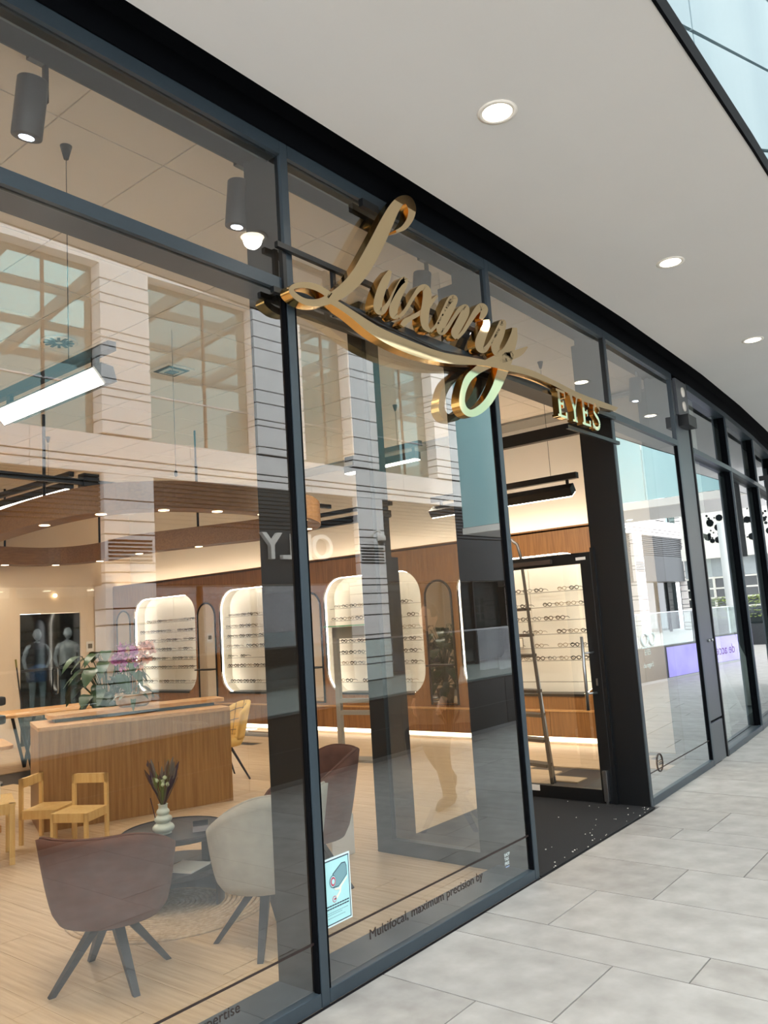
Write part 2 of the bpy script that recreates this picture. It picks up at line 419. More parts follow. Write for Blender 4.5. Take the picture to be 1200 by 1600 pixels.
# shop interior shell
fi = empty('floor_shop', kind='structure')
box('subfloor', -4, 9.2, 0.02, 12.6, -0.12, -0.012, m_dark, fi)
PL = {}
yy = 0.02; 
for c in range(int(10.2 / 0.22)):
    x0 = -0.4 + c * 0.22; yv = 0.02 - random.uniform(0, 1.6)
    while yv < 12.4:
        l = 1.8; a = max(yv, 0.02); b = min(yv + l, 12.4)
        if b - a > 0.05 and x0 < 9.4:
            inlobby = False
            key = round(b - a, 2)
            if key not in PL:
                me = bpy.data.meshes.new('floor_plank'); me.from_pydata(boxv(0.001, 0.219, 0.001, key - 0.001, -0.015, 0.0), [], BOXF); me.materials.append(m_floor); PL[key] = me
            if (b < 8 and x0 > 0.3 and not (x0 > 6.4 and a < 0.12)):
                o = link('floor_plank', PL[key], None, fi); o.location = (x0, a, random.uniform(-0.001, 0))
        yv += l
box('plank_field', -4, 9.4, 8.0, 12.6, -0.014, -0.0012, m_floor, fi)
box('plank_field', -4, 0.5, 0.02, 8.0, -0.014, -0.0012, m_floor, fi)
# entrance mat
em = box('entrance_mat', 4.66, 6.60, -0.004, 1.32, 0.0, 0.008, m_mat); tag(em, 'black entrance mat filling the open doorway', 'doormat')
cr = []
for k in range(46):
    u = random.random(); px = 4.7 + 1.9 * u; py = abs(random.gauss(0, 0.10)) + 0.0 if random.random() < .75 else random.uniform(0, .9)
    s_ = random.uniform(0.0015, 0.004); z = 0.0082
    cr.append((boxv(px - s_, px + s_ * 1.4, py - s_, py + s_, z, z + s_), BOXF))
tag(multi('crumbs', cr, m_white), 'white crumbs scattered along the edge of the black mat', 'crumbs', kind='stuff')

# ceiling tiles 0.6 m grid at 4.13
ce = empty('ceiling', kind='structure')
box('ceiling_grid', -2.0, 9.8, 0.22, 12.6, 4.137, 4.2, m_white, ce)
tme = bpy.data.meshes.new('ceiling_tile'); tme.from_pydata(boxv(0.004, 0.591, 0.004, 0.591, 0.0, 0.01), [], BOXF); tme.materials.append(m_tile)
tme0 = bpy.data.meshes.new('ceiling_tile'); tme0.from_pydata(boxv(0.004, 0.591, 0.19, 0.591, 0.0, 0.01), [], BOXF); tme0.materials.append(m_tile)
for i in range(-2, 15):
    for j in range(0, 17):
        xa = 1.887 + (i - 1) * 0.595 - 0.0; ya = 0.68 - 0.595 + j * 0.595 - (0.4 if False else 0)
        if xa + 0.6 > 9.75 or ya < 0.0: continue
        o = link('ceiling_tile', tme if j else tme0, None, ce); o.location = (xa, ya, 4.128)
box('wall_left', -2.2, -2.0, 0.2, 12.6, 0, 4.2, m_cream)['kind'] = 'structure'
# back wall with black glass door
wb = empty('wall_back', kind='structure')
YB = 10.4
box('wall_panel', -2.0, 6.62, YB, YB + 0.15, 0, 4.14, m_cream, wb); box('wall_panel', 7.78, 9.9, YB + 1.35, YB + 1.5, 0, 4.14, m_cream, wb)
box('wall_panel', 7.70, 7.95, YB, YB + 1.36, 0, 4.14, m_cream, wb); box('wall_panel', 6.62, 7.70, YB, YB + 0.15, 2.13, 4.14, m_cream, wb)
d1 = empty('door_1', kind='structure')
m_bglass = mat('black_door_glass', (10, 10, 12), 0.05, spec=0.5)
box('leaf', 6.62, 7.16, YB + 0.03, YB + 0.07, 0, 2.12, m_bglass, d1); box('leaf', 7.165, 7.70, YB + 0.03, YB + 0.07, 0, 2.12, m_bglass, d1)
for zz in (0,): 
    tube('pull_handle', smoothpath([(7.24, YB + .03, 0.78), (7.24, YB - 0.05, 0.80), (7.24, YB - 0.05, 1.0), (7.24, YB - 0.05, 1.18), (7.24, YB + .03, 1.2)], 4), 0.012, m_steel, d1)
# wall to the right, behind the display wall
wr = empty('wall_right', kind='structure')
box('wall_panel', 9.62, 9.8, 0.3, 12.6, 0, 4.14, m_white, wr)
# left inner boundary partition of bridal shop
box('wall_party', 9.05, 9.2, 0.30, 1.3, 0, 4.14, m_white)['kind'] = 'structure'
# ================================================================== DISPLAY WALL (plane x = 9.2)
XW = 9.2
dw = empty('display_wall', (XW, 6.5, 0), 0, 'long oak display wall with lit rounded niches of eyeglasses', 'display wall')
NICH = [(1.55, 3.50), (4.12, 6.00), (6.62, 8.50), (9.16, 11.05)]
ARCH = [(3.60, 4.04), (6.06, 6.50), (8.60, 9.08), (11.16, 11.60)]
def w3(a, b, d): return Vector((XW + 0.02 + d, a, b))
def arch_loop(a0, a1, b0, b1, n=12):
    r = (a1 - a0) / 2; c = (a0 + a1) / 2; P = [(a0, b0), (a1, b0)]
    for i in range(n + 1):
        t = PI * i / n; P.append((c + r * math.cos(t), b1 - r + r * math.sin(t)))
    return P
holes = [rrect(a, b, 0.58, 2.34, 0.36, 8) for a, b in NICH]
ys = [1.05, 3.55, 6.03, 8.55, 11.72]
for k in range(4):
    hs = [holes[k]]
    ar = ARCH[k]
    lo, hi = ys[k] + 0.002, ys[k + 1] - 0.002
    # niche panel then arch panel
    n0, n1 = NICH[k]; cut = (n1 + ar[0]) / 2
    start = 1.05 if k == 0 else (ARCH[k - 1][1] + n0) / 2
    end = (NICH[k + 1][0] + ar[1]) / 2 if k < 3 else 11.72
    local(dw, holed_plate('oak_panel', [(start + .001, 0.42), (cut - .001, 0.42), (cut - .001, 2.64), (start + .001, 2.64)], hs, w3, 0.04, m_oakd))
    local(dw, holed_plate('oak_panel', [(cut + .001, 0.42), (end - .001, 0.42), (end - .001, 2.64), (cut + .001, 2.64)], [], w3, 0.04, m_oakd))
for k in range(9):
    a = 1.05 + k * 1.1856; b = a + 1.1856
    local(dw, box('base_drawer', XW - 0.05, XW + 0.1, a + 0.003, b - 0.003, 0.10, 0.405, m_oakd, None, 0.004))
local(dw, box('plinth', XW + 0.06, XW + 0.35, 1.05, 11.72, 0.0, 0.10, m_white))
local(dw, box('plinth_light', XW + 0.045, XW + 0.06, 1.06, 11.7, 0.03, 0.095, mat('plinth_led', (255, 236, 205), 0.5, emit=5.0)))
local(dw, box('ledge', XW - 0.06, XW + 0.04, 1.05, 11.72, 0.405, 0.425, m_oakx))
local(dw, box('top_cap', XW, XW + 0.12, 1.05, 11.72, 2.62, 2.66, m_oakd))
local(dw, box('end_panel', XW, XW + 0.35, 11.70, 11.74, 0.0, 2.64, m_oakd))
local(dw, box('end_panel', XW, XW + 0.35, 1.02, 1.05, 0.0, 2.64, m_oakd))
local(dw, box('cove_light', XW + 0.16, XW + 0.22, 1.1, 11.7, 2.60, 2.63, mat('cove_led', (255, 232, 200), 0.5, emit=12.0)))
ROD_Z = [1.88, 1.69, 1.52, 1.35, 1.18, 1.02, 0.76]
m_rod = mat('clear_rod', (150, 146, 136), 0.3, 0.6)
m_seam = mat('seam_grey', (120, 112, 100), 0.7)
m_rim = mat('niche_rim_black', (30, 26, 24), 0.4)
for k, (a0, a1) in enumerate(NICH):
    lp = rrect(a0, a1, 0.58, 2.34, 0.36, 8); n = len(lp); V = []; Fc = []
    nb = empty('niche'); local(dw, nb)
    # surround
    for d in (0.0, 0.26):
        V += [(XW + d, p[0], p[1]) for p in lp]
    Fc = [(i, (i + 1) % n, n + (i + 1) % n, n + i) for i in range(n)]
    sur = mesh('niche_surround', V, Fc, m_niche); local(nb, sur)
    mid = (a0 + a1) / 2
    for (b0, b1) in ((a0 + 0.01, mid - 0.004), (mid + 0.004, a1 - 0.01)):
        pts = [(XW + 0.25, p[0], p[1]) for p in lp if b0 - 0.4 < p[0] < b1 + 0.4]
        # clip rounded loop to the half
        cl = []
        for p in lp:
            cl.append((min(max(p[0], b0), b1), p[1]))
        local(nb, prism('niche_back', [(XW + 0.245, p[0], p[1]) for p in cl], (0.012, 0, 0), m_niche))
    inner = rrect(a0 + 0.003, a1 - 0.003, 0.583, 2.337, 0.357, 8)
    led = tube('led_strip', [(XW + 0.052, p[0], p[1]) for p in inner], 0.009, mat('niche_led', (255, 246, 232), 0.5, emit=26.0), None, 5, True); local(nb, led)
    local(nb, box('bottom_tray', XW - 0.015, XW + 0.25, a0 + 0.22, a1 - 0.22, 0.582, 0.612, m_rim))
    for z in ROD_Z:
        local(nb, tube('display_rod', [(XW + 0.12, a0 + 0.03, z - 0.012), (XW + 0.12, a1 - 0.03, z - 0.012)], 0.005, m_rod, None, 5))
for k, (a0, a1) in enumerate(ARCH):
    lp = arch_loop(a0, a1, 0.46, 2.15); n = len(lp)
    nb = empty('arched_mirror'); local(dw, nb)
    local(nb, prism('mirror_glass', [(XW - 0.004, p[0], p[1]) for p in arch_loop(a0 + .02, a1 - .02, 0.48, 2.13)], (-0.006, 0, 0), m_mirror))
    ring = []
    fr_ = tube('mirror_frame', [(XW - 0.01, p[0], p[1]) for p in lp], 0.016, m_black, None, 6, True); local(nb, fr_)
    local(nb, box('mirror_shelf', XW - 0.12, XW, a0 + 0.01, a1 - 0.01, 0.98, 1.0, m_black))

# eyeglasses on the rods
def eyeglasses(name, mt, r, t):
    parts = []
    for s in (-1, 1):
        ring = [(0, s * 0.034 + r * math.cos(2 * PI * i / 10), 0.022 + 0.78 * r * math.sin(2 * PI * i / 10)) for i in range(10)]
        parts.append(tube_vf(ring, t, 4, False, True))
        parts.append(tube_vf([(0, s * 0.064, 0.03), (0.07, s * 0.066, 0.03), (0.12, s * 0.062, 0.012)], t * 0.8, 4))
    parts.append(tube_vf([(0, -0.012, 0.026), (-0.003, 0, 0.03), (0, 0.012, 0.026)], t, 4))
    o = multi(name, parts, mt); return o
kinds = [(mat('acetate_black', (16, 15, 15), 0.25), 0.026, 0.0052), (mat('acetate_tortoise', (60, 34, 18), 0.25), 0.027, 0.0054),
         (mat('wire_gold', (120, 92, 50), 0.3, 0.7), 0.027, 0.0034), (mat('wire_grey', (60, 60, 62), 0.3, 0.5), 0.026, 0.0036)]
protos = []
for mt, r, t in kinds:
    o = eyeglasses('eyeglasses', mt, r, t); protos.append(o.data); bpy.data.objects.remove(o)
where = ['niche behind the glass door', 'niche behind the grey stand', 'niche beside the first mullion', 'niche behind the orchids']
ok_rows = ['top', 'second', 'third', 'fourth', 'fifth', 'sixth', 'bottom']
ords = ['first', 'second', 'third', 'fourth', 'fifth', 'sixth', 'seventh', 'eighth', 'ninth', 'tenth', 'eleventh', 'twelfth', 'thirteenth']
looks = ['black', 'tortoise', 'gold wire', 'grey wire']
for k, (a0, a1) in enumerate(NICH):
    for ri, z in enumerate(ROD_Z):
        if ri == 6 and k == 0: continue
        inset = 0.14 if 0 < ri < 6 else 0.2
        y = a1 - inset; cnt = 0
        while y > a0 + inset:
            if random.random() < 0.86:
                ki = random.randrange(4)
                o = bpy.data.objects.new('eyeglasses', protos[ki]); COL.objects.link(o)
                o.location = (XW + 0.10, y, z); o.rotation_euler = (0, 0, random.uniform(-0.18, 0.18)); o.scale = (1.02,) * 3
                tag(o, '%s eyeglasses, %s from left on %s rod of %s' % (looks[ki], ords[cnt], ok_rows[ri], where[k]), 'eyeglasses', 'eyeglasses in the %s' % where[k]); cnt += 1
            y -= 0.164
# two small framed cards in the niche behind the door
for (yy_, zz_, ww_, lab) in ((3.0, 1.50, 0.26, 'small grey picture card on a rod in niche behind the door'), (2.72, 1.19, 0.22, 'small cream framed card on a rod in niche behind the door')):
    c_ = empty('display_card', (XW + 0.09, yy_, zz_), 0, lab, 'card')
    mesh('card_face', boxv(0, 0.006, -ww_ / 2, ww_ / 2, 0, 0.11), BOXF, mat('card_grey', (150, 142, 140), 0.6, rgb2=(220, 214, 208), nscale=14) if 'grey' in lab else m_niche, c_)
    mesh('card_frame', boxv(0.002, 0.010, -ww_ / 2 - 0.01, ww_ / 2 + 0.01, -0.008, 0.12), BOXF, m_seam, c_)

# ================================================================== ENTRANCE: jambs, open leaves, header
d2 = empty('door_2', kind='structure')
XJ = 6.605
box('jamb_panel', XJ - 0.012, XJ + 0.03, 0.03, 0.33, 0.0, 3.98, m_black, d2)
box('jamb_panel', 4.638, 4.66, 0.03, 0.42, 0.0, 3.98, m_black, d2)
box('side_header', XJ - 0.01, XJ + 0.06, 0.30, 1.36, 3.185, 3.295, m_black, d2)
box('back_post', XJ - 0.01, XJ + 0.06, 1.24, 1.36, 0, 3.2, m_black, d2)
box('corner_post', 4.64, 4.84, 1.16, 1.30, 0, 4.12, m_black, d2)
box('side_base', 4.64, 4.70, 0.42, 1.2, 0.0, 0.10, m_black, d2)
box('lobby_post', 4.91, 5.10, 1.30, 1.36, 0, 2.14, m_black, d2)
box('side_glass', 4.664, 4.676, 0.42, 1.16, 0.10, 4.12, m_glass, d2)
# open door leaf, standing square to the front
d3 = empty('door_3', kind='structure')
XL = 6.605; y0, y1 = 0.335, 1.235
box('hinge_stile', XL - 0.03, XL + 0.03, y0, y0 + 0.10, 0.012, 2.125, m_black, d3, 0.004)
box('lock_stile', XL - 0.03, XL + 0.03, y1 - 0.10, y1, 0.012, 2.125, m_black, d3, 0.004)
box('top_stile', XL - 0.03, XL + 0.03, y0 + 0.1, y1 - 0.1, 2.03, 2.125, m_black, d3)
box('bottom_rail', XL - 0.03, XL + 0.03, y0 + 0.1, y1 - 0.1, 0.012, 0.115, m_black, d3)
box('glass_pane', XL - 0.006, XL + 0.006, y0 + 0.1, y1 - 0.1, 0.115, 2.03, m_glass, d3)
box('hinge_frame', XL - 0.035, XL + 0.04, 0.30, 0.332, 0, 2.16, m_black, d3)
box('door_closer', XL - 0.07, XL - 0.03, 0.70, 1.12, 2.05, 2.09, mat('closer_bronze', (88, 78, 72), 0.4, 0.5), d3, 0.004)
box('white_tag', XL - 0.036, XL - 0.03, 0.38, 0.47, 2.06, 2.085, m_white, d3)
box('floor_pivot', XL - 0.07, XL - 0.03, 0.36, 0.40, 0.03, 0.28, m_steel, d3, 0.004)
box('pivot_foot', XL - 0.06, XL - 0.04, 0.37, 0.39, 0.008, 0.03, m_steel, d3)
tube('pull_handle', [(XL - 0.10, 0.455, 0.78), (XL - 0.10, 0.455, 1.40)], 0.014, m_steel, d3, 10)
for zz in (0.92, 1.26): tube('handle_stub', [(XL - 0.10, 0.455, zz), (XL - 0.03, 0.39, zz)], 0.009, m_steel, d3, 8)
box('key_cylinder', XL - 0.036, XL - 0.03, 0.375, 0.39, 0.98, 1.04, m_steel, d3)
box('safety_label', XL - 0.034, XL - 0.03, 1.02, 1.12, 0.065, 0.115, m_white, d3)
# ladder behind the door
m_lad = mat('ladder_bronze', (46, 41, 38), 0.5, 0.1)
la = empty('step_ladder', (7.55, 1.75, 0), 0, 'slim dark metal ladder with curved handrail behind the glass door', 'ladder')
b0 = on_z(863, 1226, 0.01); 
def lp_(px, py, x): return on_x(px, py, x)
R0 = [lp_(863, 1226, b0.x), lp_(848, 1120, b0.x + 0.1), lp_(832, 1010, b0.x + 0.2), lp_(822, 930, b0.x + 0.28), lp_(813, 868, b0.x + 0.33), lp_(808, 851, b0.x + 0.34), lp_(798, 843, b0.x + 0.35)]
side = Vector((0.10, 0.42, 0))
for s in (0, 1):
    local(la, tube('rail', [p + side * s for p in R0], 0.016, m_lad, None, 8))
tops = smoothpath(R0, 6)
for z in (0.18, 0.42, 0.66, 0.90, 1.14, 1.38, 1.62):
    p = min(tops, key=lambda q: abs(q.z - z)); q = p + side
    d_ = Vector((0.06, 0.0, 0))
    local(la, prism('tread', [p - d_, p + d_, q + d_, q - d_], (0, 0, 0.03), m_lad))
local(la, tube('back_leg', [R0[0] + Vector((0.06, 0.0, 0)), R0[2] + Vector((0.05, 0.02, 0))], 0.012, m_steel, None, 8))
# ================================================================== CEILING FITTINGS
# black track under the ceiling along the front, with spot heads
tr = empty('spot_track', (5, 0.36, 4.13), 0, 'black spotlight track running along the front of the ceiling', 'light track')
local(tr, box('track_rail', -1.0, 8.35, 0.285, 0.345, 4.085, 4.128, m_black))
def spot_head(x, lab, tilt):
    r = empty('track_spotlight', (x, 0.315, 4.09), 0, lab, 'spotlight', 'track spotlights behind the shop window')
    mesh('adapter', boxv(-0.02, 0.06, -0.02, 0.02, -0.03, 0.0), BOXF, m_black, r)
    mesh('arm', boxv(0.045, 0.062, -0.012, 0.012, -0.2, -0.02), BOXF, m_black, r)
    d = Vector((0, tilt, -1)).normalized()
    p0 = Vector((0, 0, -0.12)); p1 = p0 + d * 0.24
    m_can = mat('spot_can_charcoal', (52, 48, 48), 0.5)
    V, Fc = tube_vf([p0, p0 + d * 0.005, p1 - d * 0.005, p1], [0.058, 0.062, 0.062, 0.060], 24); mesh('can', V, Fc, m_can, r, True)
    V, Fc = tube_vf([p1 - d * 0.002, p1 + d * 0.003], 0.030, 16); mesh('lamp', V, Fc, m_spotl, r, True)
    sl = spot_light('spot_beam', Vector((x, 0.315, 4.09)) + p1 + d * 0.02, 28, (1, 0.93, 0.85), 1.0, 0.6, (math.atan2(tilt, 1), 0, 0), r, 0.03)
    return r
spot_head(1.57, 'black cylinder track spotlight nearest the upper left corner', 0.25)
spot_head(2.69, 'black cylinder track spotlight beside the dark mullion, glowing bluish', 0.15)
spot_head(4.31, 'black cylinder track spotlight seen behind the gold script sign', 0.15)
spot_head(8.05, 'grey cylinder spotlight in the top right pane past the gold sign', 0.1)
# hanging linear lights
def linear(x, ya, yb, z, lab, on, wires, power=90, tilt=0.0):
    r = empty('linear_light', (x, ya, z), 0, lab, 'linear light')
    local(r, box('track_bar', x - 0.03, x + 0.03, ya - 0.03, yb, z + 0.13, z + 0.19, m_black))
    hs = box('housing', -0.055, 0.055, 0.02, yb - ya, -0.012, 0.075, m_black, None, 0.004); hs.location = (x, ya, z); hs.rotation_euler = (0, tilt, 0); hs.parent = r; hs.location = (0, 0, 0)
    df = mesh('diffuser', boxv(-0.05, 0.05, 0.03, yb - ya - 0.01, -0.022, -0.012), BOXF, m_led if on else m_dark, r); df.rotation_euler = (0, tilt, 0)
    for yy_ in (ya + 0.08, yb - 0.12): local(r, box('hanger', x - 0.012, x + 0.012, yy_ - 0.012, yy_ + 0.012, z + 0.06, z + 0.14, m_black))
    for yy_ in wires:
        local(r, tube('wire', [(x, yy_, z + 0.18), (x, yy_, 4.12)], 0.0022, m_black, None, 5))
        local(r, lathe('ceiling_cup', [(0.012, -0.07), (0.03, -0.0)], m_black, None, (x, yy_, 4.127), 14))
    if on:
        e = math.pi * 0
        area_light('linear_lamp', (x - 0.06 * math.sin(tilt), (ya + yb) / 2, z - 0.05), 0.1, yb - ya, power, WARM, r, (0, tilt, 0))
    return r
l1 = empty('linear_light', (2.036, 1.0, 2.85), 0, 'bright white linear light on a black bar hanging near the window', 'linear light')
local(l1, box('track_bar', 2.016, 2.056, 0.50, 2.4, 2.955, 2.998, m_black))
sec = [(1.985, 2.888), (2.02, 2.912), (2.085, 2.905), (2.105, 2.835), (2.05, 2.814)]
local(l1, prism('housing', [(a, 0.57, b) for a, b in sec], (0, 0.98, 0), m_black))
q0, q1 = Vector((1.985, 0, 2.888)), Vector((2.05, 0, 2.814)); nn_ = Vector((-0.75, 0, -0.66)) * 0.003
local(l1, prism('diffuser', [q0.lerp(q1, 0.06) + nn_ + Vector((0, 0.585, 0)), q0.lerp(q1, 0.94) + nn_ + Vector((0, 0.585, 0)), q0.lerp(q1, 0.94) + nn_ + Vector((0, 1.535, 0)), q0.lerp(q1, 0.06) + nn_ + Vector((0, 1.535, 0))], (-0.002, 0, -0.002), m_led))
for yy_ in (0.64, 1.46): local(l1, box('hanger', 2.026, 2.046, yy_ - 0.02, yy_ + 0.02, 2.90, 2.96, m_black))
for yy_ in (0.874, 2.1):
    local(l1, tube('wire', [(2.036, yy_, 2.99), (2.036, yy_, 4.12)], 0.0022, m_black, None, 5)); local(l1, lathe('ceiling_cup', [(0.012, -0.07), (0.03, -0.0)], m_black, None, (2.036, yy_, 4.127), 14))
area_light('linear_lamp', (1.98, 1.06, 2.80), 0.08, 0.95, 34, WARM, l1, (0, 0.5, 0))
linear(7.20, 0.70, 2.4, 2.76, 'black linear light turned to the wall above the open glass door', True, [0.95, 2.0], 26, -0.6)
linear(8.35, 3.9, 5.4, 3.02, 'dark linear light box high behind the second pane', False, [4.4])
linear(5.0, 6.0, 8.6, 3.42, 'linear light above the wooden ring at the back', True, [6.5, 8.0], 90)
linear(2.2, 4.0, 7.5, 3.5, 'linear light over the children corner off to the left', True, [4.5, 7.0], 95)
linear(7.3, 2.6, 3.7, 3.45, 'linear light over the middle of the shop', True, [2.9], 48)
bt = empty('busbar_track', (4, 5.2, 3.2), 0, 'long black busbar hanging across the back of the ceiling', 'light track')
local(bt, box('bar', 2.5, 8.6, 5.17, 5.23, 3.30, 3.36, m_black)); local(bt, box('joint_box', 4.66, 4.84, 5.14, 5.26, 3.26, 3.42, m_black))
for xx in (3.2, 6.2, 8.0): local(bt, tube('rod', [(xx, 5.2, 3.36), (xx, 5.2, 4.12)], 0.012, m_black, None, 6))
# wires with pendants' cups and air diffusers
for (px, py, lab) in ((268, 515, 'thin cable with black bead hanging from the ceiling centre'),):
    p = on_z(px, py, 4.12); r = empty('pendant_cable', (p.x, p.y, 4.12), 0, lab, 'cable')
    mesh('cable', *tube_vf([(0, 0, 0), (0, 0, -1.2)], 0.002, 5), m_black, r); lathe('bead', [(0.004, -0.03), (0.014, -0.015), (0.014, 0.01), (0.004, 0.03)], m_black, r, (0, 0, -1.2), 10)
m_dif = mat('diffuser_grey', (196, 186, 170), 0.6)
for k, (px, py, lab) in enumerate(((92, 533, 'round swirl air diffuser in the ceiling left of the stone pier'), (268, 578, 'square air diffuser in the ceiling between the piers'))):
    p = on_z(px, py, 4.125); r = empty('air_diffuser', (p.x, p.y, 4.125), 0, lab, 'air vent')
    if k == 0:
        lathe('rim', [(0.14, 0.0), (0.15, -0.012), (0.13, -0.014)], m_white, r, (0, 0, 0), 24)
        for i in range(12):
            t = i * PI / 6; d = Vector((math.cos(t), math.sin(t), 0)); s_ = Vector((-d.y, d.x, 0)) * 0.012
            prism('blade', [d * 0.03 - s_, d * 0.12 - s_, d * 0.12 + s_, d * 0.03 + s_], (0, 0, -0.02), m_dark, r)
    else:
        mesh('frame', boxv(-0.15, 0.15, -0.15, 0.15, -0.012, 0), BOXF, m_white, r)
        for i in range(3):
            s_ = 0.12 - i * 0.035; mesh('vane', boxv(-s_, s_, -s_, s_, -0.016 - i * 0.006, -0.011 - i * 0.006), BOXF, (m_dark, m_dif, m_dark)[i], r)
# suspended wooden ring
RP = [(4.75, 8.2), (4.58, 7.0), (4.46, 5.6), (4.55, 4.65), (4.95, 4.15), (5.5, 3.98), (6.1, 3.93), (6.9, 4.1), (7.6, 4.7), (7.86, 5.7), (7.55, 6.9), (7.28, 8.0), (7.35, 9.2), (7.0, 9.95), (6.2, 10.05), (5.2, 9.6)]
loop = smoothpath([(p[0], p[1], 0) for p in RP], 6, True)
wr_ = empty('wooden_ring_canopy', (6.1, 6.8, 2.9), 0, 'curved oak ring beam with downlights hanging from black rods', 'ceiling canopy')
V = []; Fc = []; n = len(loop)
for i, p in enumerate(loop):
    d = (loop[(i + 1) % n] - loop[i - 1]).normalized(); s_ = Vector((-d.y, d.x, 0)) * 0.13
    a, b = p - s_, p + s_
    V += [(a.x, a.y, 2.9), (b.x, b.y, 2.9), (b.x, b.y, 3.18), (a.x, a.y, 3.18)]
for i in range(n):
    j = (i + 1) % n
    Fc += [(4 * i + k, 4 * i + (k + 1) % 4, 4 * j + (k + 1) % 4, 4 * j + k) for k in range(4)]
m_ring = wood('oak_ring', (138, 100, 60), (114, 80, 46), 'x', 0.5)
local(wr_, mesh('ring_beam', V, Fc, m_ring))
for i in range(0, n, 6):
    p = loop[i]
    local(wr_, lathe('downlight', [(0.055, 0.0), (0.055, -0.004), (0.0, -0.004)], m_lamp, None, (p.x, p.y, 2.899), 16))
    if i % 12 == 0 and p.y < 5.0:
        spot_light('ring_lamp', (p.x, p.y, 2.88), 22, WARM, 2.2, 0.9, (0, 0, 0), wr_)
    if i % 12 == 0 and p.y >= 5.0:
        local(wr_, tube('hanger_rod', [(p.x, p.y, 3.18), (p.x, p.y, 4.13)], 0.018, m_black, None, 8))
        spot_light('ring_lamp', (p.x, p.y, 2.88), 22, WARM, 2.2, 0.9, (0, 0, 0), wr_)

# ================================================================== FURNITURE
# reception counter (front face runs (3.75,4.40) to (5.36,3.73))
fc = Fr((3.74, 4.40), (5.365, 3.735))
rc = empty('reception_counter', (4.5, 4.1, 0), 0, 'oak reception counter with raised ledge and orchid bowl on top', 'counter')
def lb(o, root): return local(root, o)
lb(fc.box('body', 0.0, fc.len, 0.0, 0.72, 0.0, 0.865, m_oak), rc)
m_lam = mat('counter_white_band', (214, 206, 194), 0.4)
pts = [fc.p(u, v, 0.865) for u, v in rrect(-0.005, fc.len + 0.005, -0.008, 0.74, 0.03, 4)]
lb(prism('worktop', pts, (0, 0, 0.032), m_oakx), rc)
pts = [fc.p(u, v, 0.93) for u, v in rrect(0.12, fc.len + 0.05, 0.30, 0.66, 0.05, 5)]
lb(prism('raised_ledge', pts, (0, 0, 0.035), m_oakx), rc)
lb(fc.box('ledge_support', 0.18, fc.len - 0.05, 0.36, 0.62, 0.897, 0.93, m_dark), rc)
# orchid bowl on the ledge
ob = empty('orchid_planter', fc.p(0.92, 0.46, 0.966), 0, 'stone bowl of pink and white orchids on the reception counter', 'potted plant')
lathe('bowl', [(0.13, 0.0), (0.165, 0.03), (0.178, 0.12), (0.168, 0.125), (0.15, 0.105)], mat('rough_stone_bowl', (186, 160, 132), 0.9, rgb2=(140, 116, 96), nscale=12, bump=0.3), ob, (0, 0, 0), 20)
m_pink = mat('orchid_pink', (206, 120, 190), 0.6, noise=0.2, nscale=30); m_blush = mat('orchid_blush', (244, 196, 178), 0.6, noise=0.12, nscale=30)
def leaf_vf(base, d, L, W, droop=0.4, n=5, fold=0.15):
    d = Vector(d).normalized(); s_ = d.cross(Vector((0, 0, 1)))
    s_ = s_.normalized() if s_.length > 1e-3 else Vector((1, 0, 0)); V = []; Fc = []; p = Vector(base)
    for i in range(n + 1):
        t = i / n; wd = W * math.sin(PI * min(1, 0.08 + t * 0.92)) ** 0.7 * 0.5 + 0.001
        q = p + d * (L * t) - Vector((0, 0, 1)) * droop * L * t * t
        V += [q - s_ * wd + Vector((0, 0, fold * wd)), q, q + s_ * wd + Vector((0, 0, fold * wd))]
    for i in range(n):
        a = 3 * i; Fc += [(a, a + 1, a + 4, a + 3), (a + 1, a + 2, a + 5, a + 4)]
    # thickness
    k = len(V); V += [v - Vector((0, 0, 0.002)) for v in V]; Fc += [tuple(j + k for j in reversed(f)) for f in Fc]
    return V, Fc
rnd = random.Random(3)
for i in range(12):
    t = i * 2 * PI / 12 + rnd.uniform(-.2, .2); el = rnd.uniform(0.2, 1.0)
    mesh('leaf', *leaf_vf((0.06 * math.cos(t), 0.06 * math.sin(t), 0.09), (math.cos(t), math.sin(t), el), rnd.uniform(0.16, 0.26), 0.05, 0.7), m_leaf, ob, True)
for i in range(9):
    t = i * 2 * PI / 9; p0 = Vector((0.05 * math.cos(t), 0.05 * math.sin(t), 0.09)); h = rnd.uniform(0.38, 0.54)
    p2 = p0 + Vector((0.09 * math.cos(t), 0.09 * math.sin(t), h)); p3 = p2 + Vector((0.07 * math.cos(t), 0.07 * math.sin(t), -0.05))
    path = smoothpath([p0, p0.lerp(p2, 0.5) + Vector((0, 0, 0.05)), p2, p3], 5)
    st = mesh('stem', *tube_vf(path, 0.004, 5), m_leaf, ob, True)
    for q in path[6:]:
        parts = []
        c = q + Vector((rnd.uniform(-.03, .03), rnd.uniform(-.03, .03), rnd.uniform(-.02, .02)))
        for a in range(5):
            tt = a * 2 * PI / 5 + rnd.random(); dv = Vector((-0.5, -0.6, 0.2)).normalized(); u_ = dv.orthogonal().normalized(); v_ = dv.cross(u_)
            parts.append(leaf_vf(c, u_ * math.cos(tt) + v_ * math.sin(tt) + dv * 0.3, 0.044, 0.044, 0.1, 3))
        multi('blossom', parts, m_pink if (math.cos(t) < -0.1) else m_blush, ob, True)
